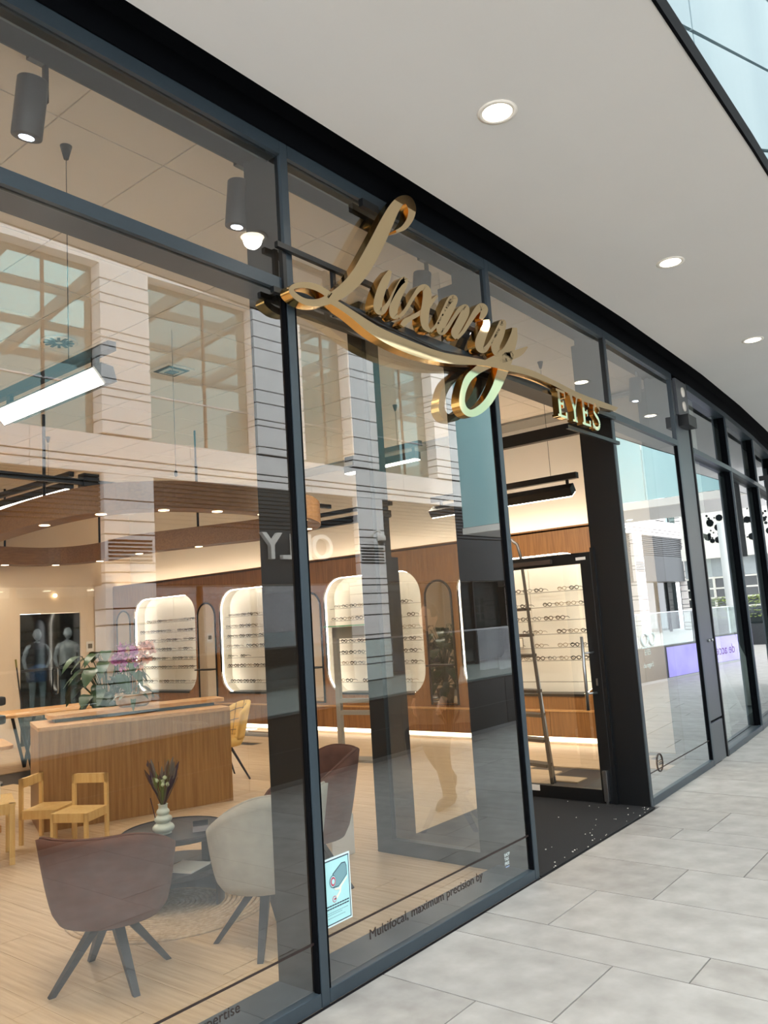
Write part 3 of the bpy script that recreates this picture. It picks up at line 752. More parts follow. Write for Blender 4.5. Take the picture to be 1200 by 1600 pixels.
# tall monstera behind
pm = on_y(172, 1085, 6.3)
def big_plant(loc, h, lab, nl, seed, spread=0.45):
    r = empty('houseplant', loc, 0, lab, 'potted plant'); rn = random.Random(seed)
    lathe('pot', [(0.13, 0.0), (0.18, 0.30), (0.17, 0.30), (0.15, 0.27)], mat('plant_pot', (120, 110, 100), 0.7), r, (0, 0, 0), 18)
    for i in range(nl):
        t = rn.uniform(0, 2 * PI); z = 0.3 + (h - 0.3) * (i + 0.5) / nl; rr = rn.uniform(0.08, spread * 0.6)
        q = Vector((rr * math.cos(t), rr * math.sin(t), z))
        mesh('stem', *tube_vf(smoothpath([(0, 0, 0.28), (q.x * 0.4, q.y * 0.4, 0.3 + (z - 0.3) * 0.7), q], 4), 0.006, 5), m_leaf, r, True)
        mesh('leaf', *leaf_vf(q, (math.cos(t), math.sin(t), rn.uniform(-0.1, 0.5)), rn.uniform(0.20, 0.32), rn.uniform(0.12, 0.20), 0.9), m_leaf, r, True)
    return r
big_plant((5.62, 6.30, 0), 1.50, 'tall dark green leafy plant behind the counter', 80, 5, 0.6)
# desk behind with V legs
p_ = [on_z(8, 1108, 0.75), on_z(70, 1104, 0.75), on_z(134, 1108, 0.75), on_z(55, 1118, 0.75)]
tb = empty('consult_table', (5.6, 7.6, 0), 0, 'oak topped table with dark angled legs behind the counter', 'table')
cx, cy = 5.70, 8.20
ft = Fr((cx - 0.6, cy - 0.62), (cx + 0.45, cy - 0.95))
lb(prism('table_top', [ft.p(u, v, 0.725) for u, v in rrect(-0.15, 1.15, 0, 1.0, 0.12, 5)], (0, 0, 0.03), m_oakx), tb)
for u in (0.1, 0.9):
    for v in (0.2, 0.8):
        lb(tube('leg', [ft.p(u, v, 0.725), ft.p(u + 0.16, v, 0.0)], 0.022, m_dark, None, 6), tb); lb(tube('leg', [ft.p(u + 0.3, v, 0.725), ft.p(u + 0.16, v, 0.0)], 0.022, m_dark, None, 6), tb)
df = empty('reed_diffuser', ft.p(1.02, 0.25, 0.755), 0, 'small reed diffuser with pale sticks on the rear table', 'diffuser')
lathe('bottle', [(0.03, 0), (0.032, 0.05), (0.012, 0.065), (0.012, 0.085)], m_dark, df, (0, 0, 0), 12)
for a in range(5):
    t = a * 1.25; mesh('reed', *tube_vf([(0, 0, 0.03), (0.05 * math.cos(t), 0.05 * math.sin(t), 0.22)], 0.003, 5), m_pine, df)
# left low counter end
fl = Fr((2.4, 5.06), (3.66, 4.66))
lc = empty('low_counter', (3.2, 5.0, 0), 0, 'low oak desk with dark base at the left edge beside counter', 'desk')
lb(prism('worktop', [fl.p(u, v, 0.72) for u, v in rrect(0, fl.len, 0, 0.75, 0.1, 5)], (0, 0, 0.03), m_oakx), lc)
lb(fl.box('front_panel', 0.0, fl.len - 0.14, 0.12, 0.60, 0.0, 0.72, m_oak), lc)
lb(fl.box('base_plinth', 0.0, fl.len - 0.1, 0.1, 0.62, 0.0, 0.06, m_oakx), lc)
pd = empty('card_reader', fl.p(0.95, 0.2, 0.75), fl.ang, 'small white device lying on the low desk at left', 'device'); mesh('body', boxv(-0.12, 0.03, -0.05, 0.05, 0, 0.03), BOXF, m_white, pd); mesh('screen', boxv(-0.10, 0.0, -0.04, 0.04, 0.03, 0.04), BOXF, m_dark, pd)
# office stool with black cushions at left border
osr = empty('stacked_stool', (4.62, 7.42, 0), 0, 'black cushioned stool pads at the left picture edge', 'stool')
for z in (0.92, 0.70):
    o = box('cushion', -0.22, 0.22, -0.2, 0.2, z, z + 0.11, m_dark, osr, 0.035)
mesh('post', *tube_vf([(0, 0, 0.02), (0, 0, 0.9)], 0.03, 10), m_steel, osr, True); lathe('foot', [(0.24, 0.0), (0.24, 0.015), (0.05, 0.03)], m_steel, osr, (0, 0, 0), 20)
# broom leaning at back wall
br = empty('broom', (6.62, YB - 0.1, 0), 0, 'thin dark stick leaning beside the black glass door', 'broom')
mesh('stick', *tube_vf([(0.05, 0.0, 0.0), (-0.08, 0.06, 1.28)], 0.012, 6), m_dark, br); mesh('grip', *tube_vf([(-0.08, 0.06, 1.27), (-0.092, 0.066, 1.40)], 0.016, 6), mat('grip_green', (140, 130, 70), 0.6), br)
sw = empty('light_switch', (7.98, YB - 0.01, 1.52), 0, 'small white sign plate on the wall beside the black door', 'wall plate')
mesh('plate', boxv(-0.07, 0.07, 0.0, 0.01, -0.09, 0.09), BOXF, m_white, sw); mesh('symbol', boxv(-0.04, 0.04, -0.004, 0, -0.03, 0.05), BOXF, m_seam, sw)
sw.location.x = 7.87
al = lathe('ceiling_sensor', [(0.03, 0), (0.03, 0.02), (0.01, 0.03)], m_lamp, None, (0, 0, 0), 12); al.location = (7.22, YB - 0.02, 2.42); al.rotation_euler = (PI / 2, 0, 0)
tag(al, 'small glowing emergency light above the black door', 'light')

# upholstered shell chair with swivel style splayed legs
def tub_chair(name, mt, lab, loc, rz, hb=0.73, hf=0.55, quilt=False, leg_r=0.29):
    """front faces +x of the chair"""
    r = empty(name, loc, rz, lab, 'chair')
    V = []; Fc = []; NA = 36; th = 0.045
    def ring(t, v, inset):
        # t angle from back (pi) ; v 0 bottom .. 1 rim
        a = abs(t)        # 0 at front, pi at back
        k = max(0.0, min(1.0, (a - 0.5) / 2.0)); k = k * k * (3 - 2 * k)
        ztop = 0.47 + (hf - 0.47) * min(1, a / 0.9) + (hb - hf) * k
        rx, ry = 0.315, 0.325
        flare = 0.76 + 0.24 * (v ** 0.5)
        lean = 0.05 * v * k
        z = 0.30 + (ztop - 0.30) * v
        x_ = (rx * flare - inset) * math.cos(t) - lean; y_ = (ry * flare - inset) * math.sin(t)
        return (x_, y_, z)
    NV = 9
    for v in range(NV + 1):
        for i in range(NA): V.append(ring(-PI + 2 * PI * i / NA, v / NV, 0.0))
    for v in range(NV, 2, -1):
        for i in range(NA):
            q = ring(-PI + 2 * PI * i / NA, v / NV, th); V.append((q[0], q[1], max(q[2] - (0.0 if v < NV else -0.004), 0.40)))
    rows_ = NV + 1 + NV - 2
    for a in range(rows_ - 1):
        for i in range(NA):
            j = (i + 1) % NA; Fc.append((a * NA + i, a * NA + j, (a + 1) * NA + j, (a + 1) * NA + i))
    Fc.append(tuple(range(NA))); Fc.append(tuple(range((rows_ - 1) * NA, rows_ * NA)))
    mesh('shell', V, Fc, mt, r, True)
    lathe('seat_cushion', [(0.0, 0.40), (0.25, 0.40), (0.265, 0.43), (0.25, 0.465), (0.15, 0.475), (0.0, 0.478)], mt, r, (0.02, 0, 0), 28)
    rim = [Vector(ring(-PI + 2 * PI * i / 48, 1.0, th / 2)) + Vector((0, 0, 0.004)) for i in range(48)]
    mesh('piping', *tube_vf(rim, 0.007, 6, True, True), mt, r, True)
    lathe('hub', [(0.10, 0.25), (0.10, 0.305), (0.06, 0.31)], m_dark, r, (0, 0, 0), 16)
    for k in range(4):
        t = PI / 4 + k * PI / 2; d = Vector((math.cos(t), math.sin(t), 0))
        a = d * 0.06 + Vector((0, 0, 0.285)); b = d * leg_r + Vector((0, 0, 0.0)); s_ = Vector((-d.y, d.x, 0))
        P = []
        for (q, wv, hv) in ((a, 0.026, 0.026), (b, 0.015, 0.015)):
            for (e, f) in ((-1, -1), (1, -1), (1, 1), (-1, 1)):
                P.append(q + s_ * wv * e + (d * hv * f if True else 0))
        mesh('leg', P, BOXF, m_dark, r)
    return r
tub_chair('tub_chair', m_brown, 'brown velvet tub chair in front left, its back to the window', (2.375, 1.13, 0), math.atan2(0.50, 0.75))
tub_chair('tub_chair', m_grey, 'pale grey tub chair half hidden behind the first mullion', (3.10, 0.78, 0), math.atan2(0.9, 0.12), hb=0.80)
tub_chair('tub_chair', m_brown, 'brown velvet tub chair seen through second pane above the camera notice', (3.86, 1.22, 0), math.atan2(0.45, -0.8), hb=0.82)
# quilted mustard chair and rust chair by the tables
def quilted(name, mt, lab, loc, rz):
    r = empty(name, loc, rz, lab, 'chair')
    V = []; Fc = []; NA = 13; NV = 8; th = 0.05
    def q(i, v, ins):
        t = PI + (i - 6) / 6 * 1.15; zz = 0.44 + (0.84 - 0.44) * v - 0.10 * v * abs((i - 6) / 6) ** 2
        R_ = 0.26 + 0.06 * v - ins; return (R_ * math.cos(t) - 0.03 * v, R_ * 1.0 * math.sin(t), zz)
    for ins in (0, th):
        for v in range(NV + 1):
            for i in range(NA): V.append(q(i, v / NV, ins + (0.008 * math.sin(v * PI / 4 * 2) ** 2 if ins else 0)))
    S = NA * (NV + 1)
    for v in range(NV):
        for i in range(NA - 1):
            a = v * NA + i; Fc += [(a, a + 1, a + NA + 1, a + NA), (S + a, S + a + NA, S + a + NA + 1, S + a + 1)]
    for i in range(NA - 1): Fc += [(i, S + i, S + i + 1, i + 1), (NV * NA + i, NV * NA + i + 1, S + NV * NA + i + 1, S + NV * NA + i)]
    for v in range(NV): Fc += [(v * NA, (v + 1) * NA, S + (v + 1) * NA, S + v * NA), (v * NA + NA - 1, S + v * NA + NA - 1, S + (v + 1) * NA + NA - 1, (v + 1) * NA + NA - 1)]
    mesh('backrest', V, Fc, mt, r, True)
    for (e0, e1) in ((0.2, 0.2), (0.5, 0.5), (0.8, 0.8)):
        P = [Vector(q(i, e0, th + 0.006)) for i in range(NA)]; mesh('quilt_seam', *tube_vf(P, 0.004, 4), m_seam, r)
    for i in (3, 6, 9):
        P = [Vector(q(i, v / 6, th + 0.006)) for v in range(7)]; mesh('quilt_seam', *tube_vf(P, 0.004, 4), m_seam, r)
    lathe('seat', [(0.0, 0.36), (0.24, 0.37), (0.27, 0.42), (0.25, 0.46), (0.0, 0.465)], mt, r, (0.02, 0, 0), 24)
    for k in range(4):
        t = PI / 4 + k * PI / 2; d = Vector((math.cos(t), math.sin(t), 0)); mesh('leg', *tube_vf([d * 0.1 + Vector((0, 0, 0.37)), d * 0.33], [0.016, 0.010], 6), m_dark, r)
    return r
quilted('quilted_chair', m_yellow, 'mustard quilted armchair at the right end of the counter', (6.05, 4.72, 0), math.atan2(0.35, -1.0))
quilted('quilted_chair', m_orange, 'rust coloured quilted chair behind the rear table', (6.02, 7.05, 0), math.atan2(0.9, -0.8))

# coffee table, rug, vase
rug = empty('jute_rug', (3.18, 1.76, 0), 0, 'round braided jute rug under the black coffee table', 'rug')
m_jute = mat('jute_braid', (206, 180, 148), 0.95, rgb2=(176, 150, 118), nscale=40, bump=0.5)
for i in range(20):
    ra = 0.031 * i; rb = ra + 0.0302
    lathe('braid_ring', [(ra + 0.001, 0.001), (ra + 0.006, 0.009), ((ra + rb) / 2, 0.011), (rb - 0.006, 0.009), (rb, 0.001)], m_jute, rug, (0, 0, 0), 44)
ct = empty('coffee_table', (3.20, 1.72, 0.014), 0, 'round black two tier coffee table holding the ribbed vase', 'coffee table')
lathe('table_top', [(0.0, 0.405), (0.325, 0.405), (0.33, 0.41), (0.33, 0.43), (0.315, 0.436), (0.313, 0.430), (0.0, 0.430)], m_dark, ct, (0, 0, 0), 48, False)
lathe('drum_shelf', [(0.0, 0.19), (0.29, 0.19), (0.30, 0.20), (0.30, 0.225), (0.0, 0.225)], m_dark, ct, (0, 0, 0), 48, False)
V = []; Fc = []; N = 40
a0_, a1_ = math.radians(-70), math.radians(190)
for i in range(N + 1):
    t = a0_ + (a1_ - a0_) * i / N
    for R_ in (0.29, 0.275):
        for z in (0.0, 0.19): V.append((R_ * math.cos(t), R_ * math.sin(t), z))
for i in range(N):
    a = 4 * i; b = a + 4; Fc += [(a, a + 1, b + 1, b), (a + 2, b + 2, b + 3, a + 3), (a + 1, a + 3, b + 3, b + 1), (a, b, b + 2, a + 2)]
Fc += [(0, 2, 3, 1), (4 * N, 4 * N + 1, 4 * N + 3, 4 * N + 2)]
mesh('drum_side', V, Fc, m_dark, ct)
for t in (math.radians(-30), math.radians(95), math.radians(215)):
    mesh('support', boxv(0.20 * math.cos(t) - 0.03, 0.20 * math.cos(t) + 0.03, 0.20 * math.sin(t) - 0.03, 0.20 * math.sin(t) + 0.03, 0.225, 0.405), BOXF, m_dark, ct)
vs = empty('ribbed_vase', (3.10, 1.70, 0.447), 0, 'pale green bubble vase of dried flowers on the coffee table', 'vase')
prof = [(0.0, 0.0), (0.05, 0.0)]
def bub(z0, z1, rmin, rmax): return [(rmin + (rmax - rmin) * math.sin(PI * i / 8) ** 0.8, z0 + (z1 - z0) * i / 8) for i in range(9)]
prof += bub(0.004, 0.062, 0.040, 0.066) + bub(0.062, 0.108, 0.036, 0.054) + bub(0.108, 0.145, 0.028, 0.040) + [(0.027, 0.15), (0.026, 0.165), (0.031, 0.172), (0.024, 0.172), (0.020, 0.15)]
lathe('vase_body', prof, mat('celadon_glaze', (196, 202, 188), 0.3), vs, (0, 0, 0), 32)
rn = random.Random(11)
cols = [mat('dried_purple', (72, 50, 58), 0.9), mat('dried_brown', (92, 66, 46), 0.9), mat('dried_green', (110, 116, 60), 0.9), mat('dried_grey', (112, 98, 86), 0.9)]
for i in range(44):
    t = rn.uniform(0, 2 * PI); sp = rn.uniform(0.02, 0.115); h = rn.uniform(0.15, 0.27)
    tip = Vector((sp * math.cos(t), sp * math.sin(t), 0.165 + h))
    mesh('dried_stem', *tube_vf([(0.004 * math.cos(t), 0.004 * math.sin(t), 0.15), tip * 1.0], [0.002, 0.0015], 4), cols[i % 4], vs)
    hl = rn.uniform(0.06, 0.14); dv = (tip - Vector((0, 0, 0.15))).normalized()
    if i % 3: mesh('dried_spike', *tube_vf([tip - dv * hl, tip - dv * hl * 0.6, tip - dv * 0.02, tip + dv * 0.015], [0.002, 0.011, 0.010, 0.002], 6), cols[(i * 3) % 4], vs)
for i in range(7):
    t = rn.uniform(2.6, 5.2); z = rn.uniform(0.27, 0.34); R_ = rn.uniform(0.05, 0.09)
    lathe('poppy_head', [(0.002, -0.014), (0.013, -0.004), (0.013, 0.006), (0.004, 0.014)], mat('poppy_pale', (176, 180, 140), 0.8), vs, (R_ * math.cos(t), R_ * math.sin(t), z), 10)
mesh('pod', *tube_vf([(-0.05, 0.01, 0.10), (-0.075, 0.02, 0.22)], 0.003, 4), cols[0], vs); lathe('pod', [(0.001, -0.014), (0.007, 0), (0.001, 0.016)], cols[0], vs, (-0.09, 0.02, 0.42), 8)
chd = empty('card_holder', (3.24, 1.52, 0.447), -0.6, 'small clear card holder with dark cards on the coffee table', 'card holder')
mesh('tray', boxv(-0.05, 0.05, -0.02, 0.02, 0, 0.03), BOXF, mat('clear_acrylic', (150, 140, 140), 0.2), chd); mesh('cards', boxv(-0.045, 0.045, 0.0, 0.014, 0.03, 0.062), BOXF, m_dark, chd)
mag = empty('magazine', (3.17, 1.60, 0.2395), 0.3, 'white magazine lying on the lower shelf of the coffee table', 'magazine')
mesh('pages', boxv(-0.1, 0.1, -0.12, 0.08, 0, 0.01), BOXF, m_white, mag); mesh('cover', boxv(-0.102, 0.102, -0.122, 0.082, 0.01, 0.012), BOXF, m_niche, mag)

# children's chairs and table
def kid_chair(lab, loc, rz):
    r = empty('childrens_chair', loc, rz, lab, 'chair', 'small pine chairs by the counter')
    s = 0.15; t = 0.014
    for (x_, y_) in ((s, s), (s, -s)): mesh('leg', boxv(x_ - t, x_ + t, y_ - t, y_ + t, 0, 0.27), BOXF, m_pine, r)
    for y_ in (s, -s): mesh('back_leg', boxv(-s - t, -s + t, y_ - t, y_ + t, 0, 0.53), BOXF, m_pine, r)
    mesh('seat', boxv(-s + t, s + t, -s - t, s + t, 0.26, 0.275), BOXF, m_pine, r)
    for (a, b, c, d) in ((s - t, s + t, -s, s), (-s - t, -s + t, -s + t, s - t)): mesh('apron', boxv(a, b, c, d, 0.205, 0.26), BOXF, m_pine, r)
    for y_ in (-s, s): mesh('apron', boxv(-s, s, y_ - t, y_ + t, 0.205, 0.26), BOXF, m_pine, r)
    mesh('back_rail', boxv(-s - t, -s + t, -s - t, s + t, 0.455, 0.53), BOXF, m_pine, r)
    return r
kid_chair('small pine child chair nearer the brown tub chair', (3.72, 3.70, 0), math.atan2(-0.45, -0.9))
kid_chair('small pine child chair standing behind the other pine chair', (3.66, 4.10, 0), math.atan2(-0.6, 0.55) - 0.2)
kt = empty('childrens_table', (3.00, 3.95, 0), -0.4, 'small pine child table cut off by the left picture edge', 'table')
mesh('table_top', boxv(-0.42, 0.26, -0.24, 0.24, 0.43, 0.45), BOXF, m_pine, kt)
for y_ in (-0.225, 0.225): mesh('apron', boxv(-0.4, 0.24, y_ - 0.012, y_ + 0.012, 0.37, 0.43), BOXF, m_pine, kt)
for (x_, y_) in ((0.235, 0.225), (0.235, -0.225), (-0.4, 0.225), (-0.4, -0.225)): mesh('leg', boxv(x_ - 0.02, x_ + 0.02, y_ - 0.02, y_ + 0.02, 0, 0.45), BOXF, m_pine, kt)
wbx = box('paper_box', -0.08, 0.08, -0.1, 0.1, 0, 0.12, m_white, None, 0.004); wbx.location = (3.06, 3.98, 0.451); wbx.rotation_euler = (0, 0, 0.3); tag(wbx, 'white paper box on the small pine table', 'box')

# grey metal display frame with glass shelf in front of the niches
gst = empty('display_stand', (7.6, 4.1, 0), 0, 'grey metal frame stand with glass top in front of lit niche', 'display stand')
pl_ = on_z(530, 1192, 0); m_gst = mat('grey_stand', (150, 146, 138), 0.5)
fa = Fr((pl_.x, pl_.y), (pl_.x + 0.10, pl_.y - 0.70))
zt_ = 1.60
lw = 0.55
for u in (0.03, lw): lb(fa.box('leg', u - 0.03, u + 0.03, 0, 0.06, 0, zt_, m_gst), gst)
lb(fa.box('head_panel', 0.0, lw + 0.03, 0.0, 0.06, zt_ - 0.14, zt_, m_gst), gst)
for z in (0.56, 0.70): lb(fa.box('cross_bar', 0.06, lw - 0.03, 0.0, 0.06, z, z + 0.05, m_gst), gst)
lb(fa.box('glass_top', -0.06, lw + 0.09, -0.1, 0.2, zt_ + 0.005, zt_ + 0.02, mat('green_edge_glass', (120, 190, 150), 0.1)), gst)
lb(fa.box('base_block', 0.0, lw, 0.06, 0.3, 0.0, 0.03, m_gst), gst)
pbx = box('pedestal_block', -0.12, 0.12, -0.12, 0.12, 0, 0.28, m_white, None, 0.006); pbx.location = (4.42, 1.55, 0); tag(pbx, 'low white pedestal block beside the brown chair and lobby post', 'pedestal')
# ================================================================== GOLD SIGN
YF, YK = -0.095, -0.036      # front and back of the letters
sg = empty('script_sign', (4.2, -0.06, 3.0), 0, 'polished gold three dimensional script sign reading Luxury Eyes', 'sign')
_lay = [0]
m_gold2 = mat('gold_return_lit', (238, 192, 116), 0.2, 1.0)  # richer gold on the letter sides, the glow of reflected lights put into the colour
def gild(o):
    o.data.materials.append(m_gold2)
    for p in o.data.polygons:
        if abs(p.normal.y) < 0.5: p.material_index = 1
    return o
def ribbon(name, P, W, sub=6):
    """P: centre line in photo pixels, W: widths in pixels; laid out on the sign plane and given depth"""
    pts = smoothpath([(p[0], p[1], w_) for p, w_ in zip(P, W)], sub)
    n = len(pts); Lf = []; Rt = []
    for i, p in enumerate(pts):
        d = pts[min(i + 1, n - 1)] - pts[max(i - 1, 0)]; d = Vector((d.x, d.y)).normalized(); nn = Vector((-d.y, d.x)) * max(p.z * 1.14, 0.6) / 2
        Lf.append((p.x + nn.x, p.y + nn.y)); Rt.append((p.x - nn.x, p.y - nn.y))
    _lay[0] += 1; e = 0.0013 * (_lay[0] % 10)
    V = []
    for q in Lf + Rt: V.append(on_y(q[0], q[1], YF + e))
    k = 2 * n; V += [Vector((v.x, YK + e, v.z)) for v in V[:k]]
    Fc = []
    for i in range(n - 1):
        a, b, c, d = i, i + 1, n + i + 1, n + i
        Fc += [(a, b, c, d), (k + d, k + c, k + b, k + a), (a, k + a, k + b, b), (d, c, k + c, k + d)]
    Fc += [(0, n, k + n, k), (n - 1, k + n - 1, k + 2 * n - 1, 2 * n - 1)]
    o = mesh(name, V, Fc, m_gold); gild(o)
    local(sg, o); return o
def c1(L): return [(390 + x / 4, 290 + y / 4) for x, y in L]
def c2(L): return [(550 + x / 5, 390 + y / 5) for x, y in L]
def c3(L): return [(660 + x / 6, 460 + y / 6) for x, y in L]
def c4(L): return [(780 + x / 5.4545, 540 + y / 5.4545) for x, y in L]
P = c1([(915, 285), (965, 262), (1005, 205), (1015, 140), (990, 92), (945, 95), (905, 140), (860, 225), (805, 340), (745, 455), (680, 560), (605, 640), (525, 695), (440, 730), (360, 728), (300, 700), (262, 660), (275, 632), (330, 620), (400, 630), (455, 655), (505, 690)])
ribbon('letter_L', P, [3, 7, 9, 11, 12, 13, 15, 18, 20, 21, 20, 18, 15, 11, 9, 8, 7, 7, 8, 9, 9, 9])
# crescent swash running from the L under the word to the right tip
def band(name, U, Lw):
    n = len(U); _lay[0] += 1; e = 0.0013 * (_lay[0] % 10)
    V = [on_y(*q, YF + e) for q in U + Lw]; k = 2 * n; V += [Vector((v.x, YK + e, v.z)) for v in V[:k]]; Fc = []
    for i in range(n - 1):
        a, b, c, d = i, i + 1, n + i + 1, n + i
        Fc += [(a, b, c, d), (k + d, k + c, k + b, k + a), (a, k + a, k + b, b), (d, c, k + c, k + d)]
    Fc += [(0, n, k + n, k), (n - 1, k + n - 1, k + 2 * n - 1, 2 * n - 1)]
    local(sg, gild(mesh(name, V, Fc, m_gold)))
def resample(L, n):
    S = smoothpath([(p[0], p[1], 0) for p in L], 8); d = [0]
    for a, b in zip(S, S[1:]): d.append(d[-1] + (b - a).length)
    out = []
    for i in range(n):
        t = d[-1] * i / (n - 1); j = max(0, min(len(S) - 2, next((q for q in range(len(d) - 1) if d[q + 1] >= t), len(S) - 2)))
        f_ = (t - d[j]) / max(1e-6, d[j + 1] - d[j]); p = S[j].lerp(S[j + 1], f_); out.append((p.x, p.y))
    return out
U = [(508, 462), (524, 468), (556, 488), (593, 511), (640, 532), (690, 550), (735, 558), (775, 566), (800, 570), (830, 578), (865, 594), (905, 614), (945, 629), (966, 637)]
Lw = [(512, 473), (522, 478), (546, 494), (580, 522), (620, 545), (665, 561), (710, 569), (755, 571), (792, 579), (826, 587), (862, 601), (902, 622), (940, 637), (962, 642)]
band('swash', resample(U, 60), resample(Lw, 60))
w_ = 10.5
ribbon('letter_u', c2([(300, 165), (262, 240), (225, 330), (202, 420), (208, 472), (240, 478), (285, 420), (335, 330), (380, 260), (412, 235), (390, 290), (350, 380), (325, 460), (330, 515), (365, 530)]), [5, 11, 12, 12, 11, 9, 5, 5, 7, 9, 12, 12, 12, 10, 4])
ribbon('letter_x', c2([(365, 530), (420, 470), (480, 370), (530, 305), (572, 300), (588, 350), (580, 430), (566, 520), (574, 600), (612, 640)]), [4, 5, 5, 7, 10, 12, 12, 12, 9, 4])
ribbon('letter_x', c2([(668, 358), (630, 400), (590, 450), (530, 495), (470, 530), (420, 560), (392, 595)]), [3, 5, 6, 6, 6, 8, 7])
ribbon('letter_u', c2([(612, 640), (660, 590), (715, 480), (765, 395), (795, 385), (775, 440), (730, 530), (695, 600), (700, 640), (735, 625), (790, 540), (840, 470), (885, 452), (880, 500), (835, 590), (805, 650), (820, 695)]), [4, 4, 5, 8, 11, 12, 12, 12, 10, 6, 5, 6, 9, 12, 12, 11, 5])
ribbon('letter_r', c2([(820, 695), (870, 640), (920, 560), (965, 490), (1005, 448), (1030, 462), (1028, 500), (1005, 545)]), [4, 5, 6, 8, 10, 11, 9, 5])
ribbon('letter_y', c3([(598, 238), (600, 290), (570, 360), (540, 440), (540, 500), (580, 520), (625, 470), (680, 380), (745, 262), (755, 290), (720, 390), (685, 480), (700, 545), (750, 540), (800, 470), (850, 370), (868, 318)]), [8, 10, 12, 13, 11, 8, 5, 5, 7, 9, 12, 12, 10, 6, 5, 6, 8])
ribbon('letter_y', c3([(872, 312), (862, 400), (825, 510), (780, 640), (735, 770), (690, 880), (620, 1000), (540, 1080), (460, 1115), (400, 1085), (372, 1010), (385, 900), (430, 790), (510, 715), (610, 655), (720, 605), (830, 575), (920, 540), (985, 492)]), [4, 9, 13, 16, 14, 12, 11, 11, 10, 9, 8, 8, 10, 11, 13, 14, 12, 9, 2])
# EYES in upright serif capitals
ex0 = on_y(868, 655, YF); S_ = 1.0
def cap(name, polys, x0, z0, h, wdt):
    parts = []
    for i, pg in enumerate(polys):
        V = [(x0 + a * wdt, YF + 0.0005 * i, z0 + b * h) for a, b in pg]; n = len(V); V += [(v[0], YK - 0.01, v[2]) for v in V]
        Fc = [tuple(range(n)), tuple(range(2 * n - 1, n - 1, -1))] + [(k, (k + 1) % n, n + (k + 1) % n, n + k) for k in range(n)]
        parts.append((V, Fc))
    local(sg, gild(multi(name, parts, m_gold)))
def R4(a, b, c, d): return [(a, c), (b, c), (b, d), (a, d)]
Ecap = [R4(0.12, 0.34, 0, 1), R4(0, 0.9, 0, 0.09), R4(0, 0.88, 0.91, 1), R4(0.3, 0.68, 0.46, 0.55), R4(0.80, 0.92, 0.0, 0.24), R4(0.78, 0.9, 0.76, 1), R4(0.60, 0.68, 0.38, 0.63)]
Ycap = [[(0.04, 1), (0.30, 1), (0.60, 0.46), (0.40, 0.40)], [(0.96, 1), (0.80, 1), (0.50, 0.44), (0.58, 0.42)], R4(0.40, 0.60, 0, 0.46), R4(-0.03, 0.40, 0.93, 1), R4(0.68, 1.03, 0.93, 1), R4(0.26, 0.74, 0, 0.08)]
Sc = smoothpath([(0.86, 0.80, 0), (0.62, 0.95, 0), (0.30, 0.90, 0), (0.20, 0.70, 0), (0.42, 0.55, 0), (0.70, 0.42, 0), (0.80, 0.22, 0), (0.60, 0.06, 0), (0.30, 0.06, 0), (0.10, 0.22, 0)], 3)
Scap = []
for a, b in zip(Sc, Sc[1:]):
    d = (b - a).normalized(); nn = Vector((-d.y, d.x, 0)) * 0.075; Scap.append([tuple((a + nn)[:2]), tuple((b + nn)[:2]), tuple((b - nn)[:2]), tuple((a - nn)[:2])])
Scap += [R4(0.80, 0.90, 0.68, 0.98), R4(0.08, 0.17, 0.02, 0.32)]
zb = 3.045; hE = 0.21; wE = 0.165; xE = 5.325
for k, (nm, cp) in enumerate((('letter_E', Ecap), ('letter_Y', Ycap), ('letter_E', Ecap), ('letter_S', Scap))):
    cap(nm, cp, xE + k * 0.205, zb, hE, wE)
# carrier rails and standoffs
rl = m_black
for (xa, xb, z, nm) in ((2.60, 4.45, 3.475, 'carrier_rail'), (2.56, 6.55, 3.235, 'carrier_rail'), (5.6, 6.58, 3.02, 'carrier_rail')):
    local(sg, box(nm, xa, xb, -0.035, -0.012, z - 0.014, z + 0.014, rl))
for xa in (2.66, 3.02, 4.60, 6.52): local(sg, box('standoff', xa - 0.012, xa + 0.012, -0.016, 0.004, 3.22, 3.49 if xa < 4.5 else 3.25, rl))
local(sg, tube('cable_conduit', [on_y(500, 455, -0.03), on_y(590, 505, -0.03), on_y(690, 550, -0.03), on_y(765, 566, -0.03)], 0.012, m_black, None, 8))
local(sg, box('upper_bracket', 3.28, 3.42, -0.03, 0.0, 3.93, 3.975, m_black))

# ================================================================== DECALS ON THE GLASS
YD = 0.0205
def fpl(x0, z0, fr=None):
    return lambda a, b, d: Vector((x0 + a, YD - 0.0006 + d * 0.2, z0 + b))
o = text('window_lettering', 'Multifocal, maximum precision by', 0.064, fpl(3.035, 0.16), m_decal, None, 0.001, 'LEFT', 1.02); tag(o, 'dark brown window lettering about multifocal precision on second pane', 'lettering')
# fit to measured width
bx_ = max(v.co.x for v in o.data.vertices) - 3.035
for v in o.data.vertices: v.co.x = 3.035 + (v.co.x - 3.035) * (1.005 / bx_)
o = text('window_lettering', 'expertise', 0.056, fpl(0, 0.155), m_decal, None, 0.001, 'LEFT', 1.06); tag(o, 'dark brown window lettering ending in ertise at bottom left pane', 'lettering')
mx_ = max(v.co.x for v in o.data.vertices)
for v in o.data.vertices: v.co.x = 2.238 + (v.co.x - mx_) * 1.0
for (xa, xb, lab) in ((0.76, 2.67, 'thin dark stripe across the bottom of the first pane'), (2.735, 4.59, 'thin dark stripe across the bottom of the second pane')):
    tag(box('vinyl_stripe', xa, xb, YD - 0.0012, YD, 0.260, 0.270, m_decal), lab, 'stripe')
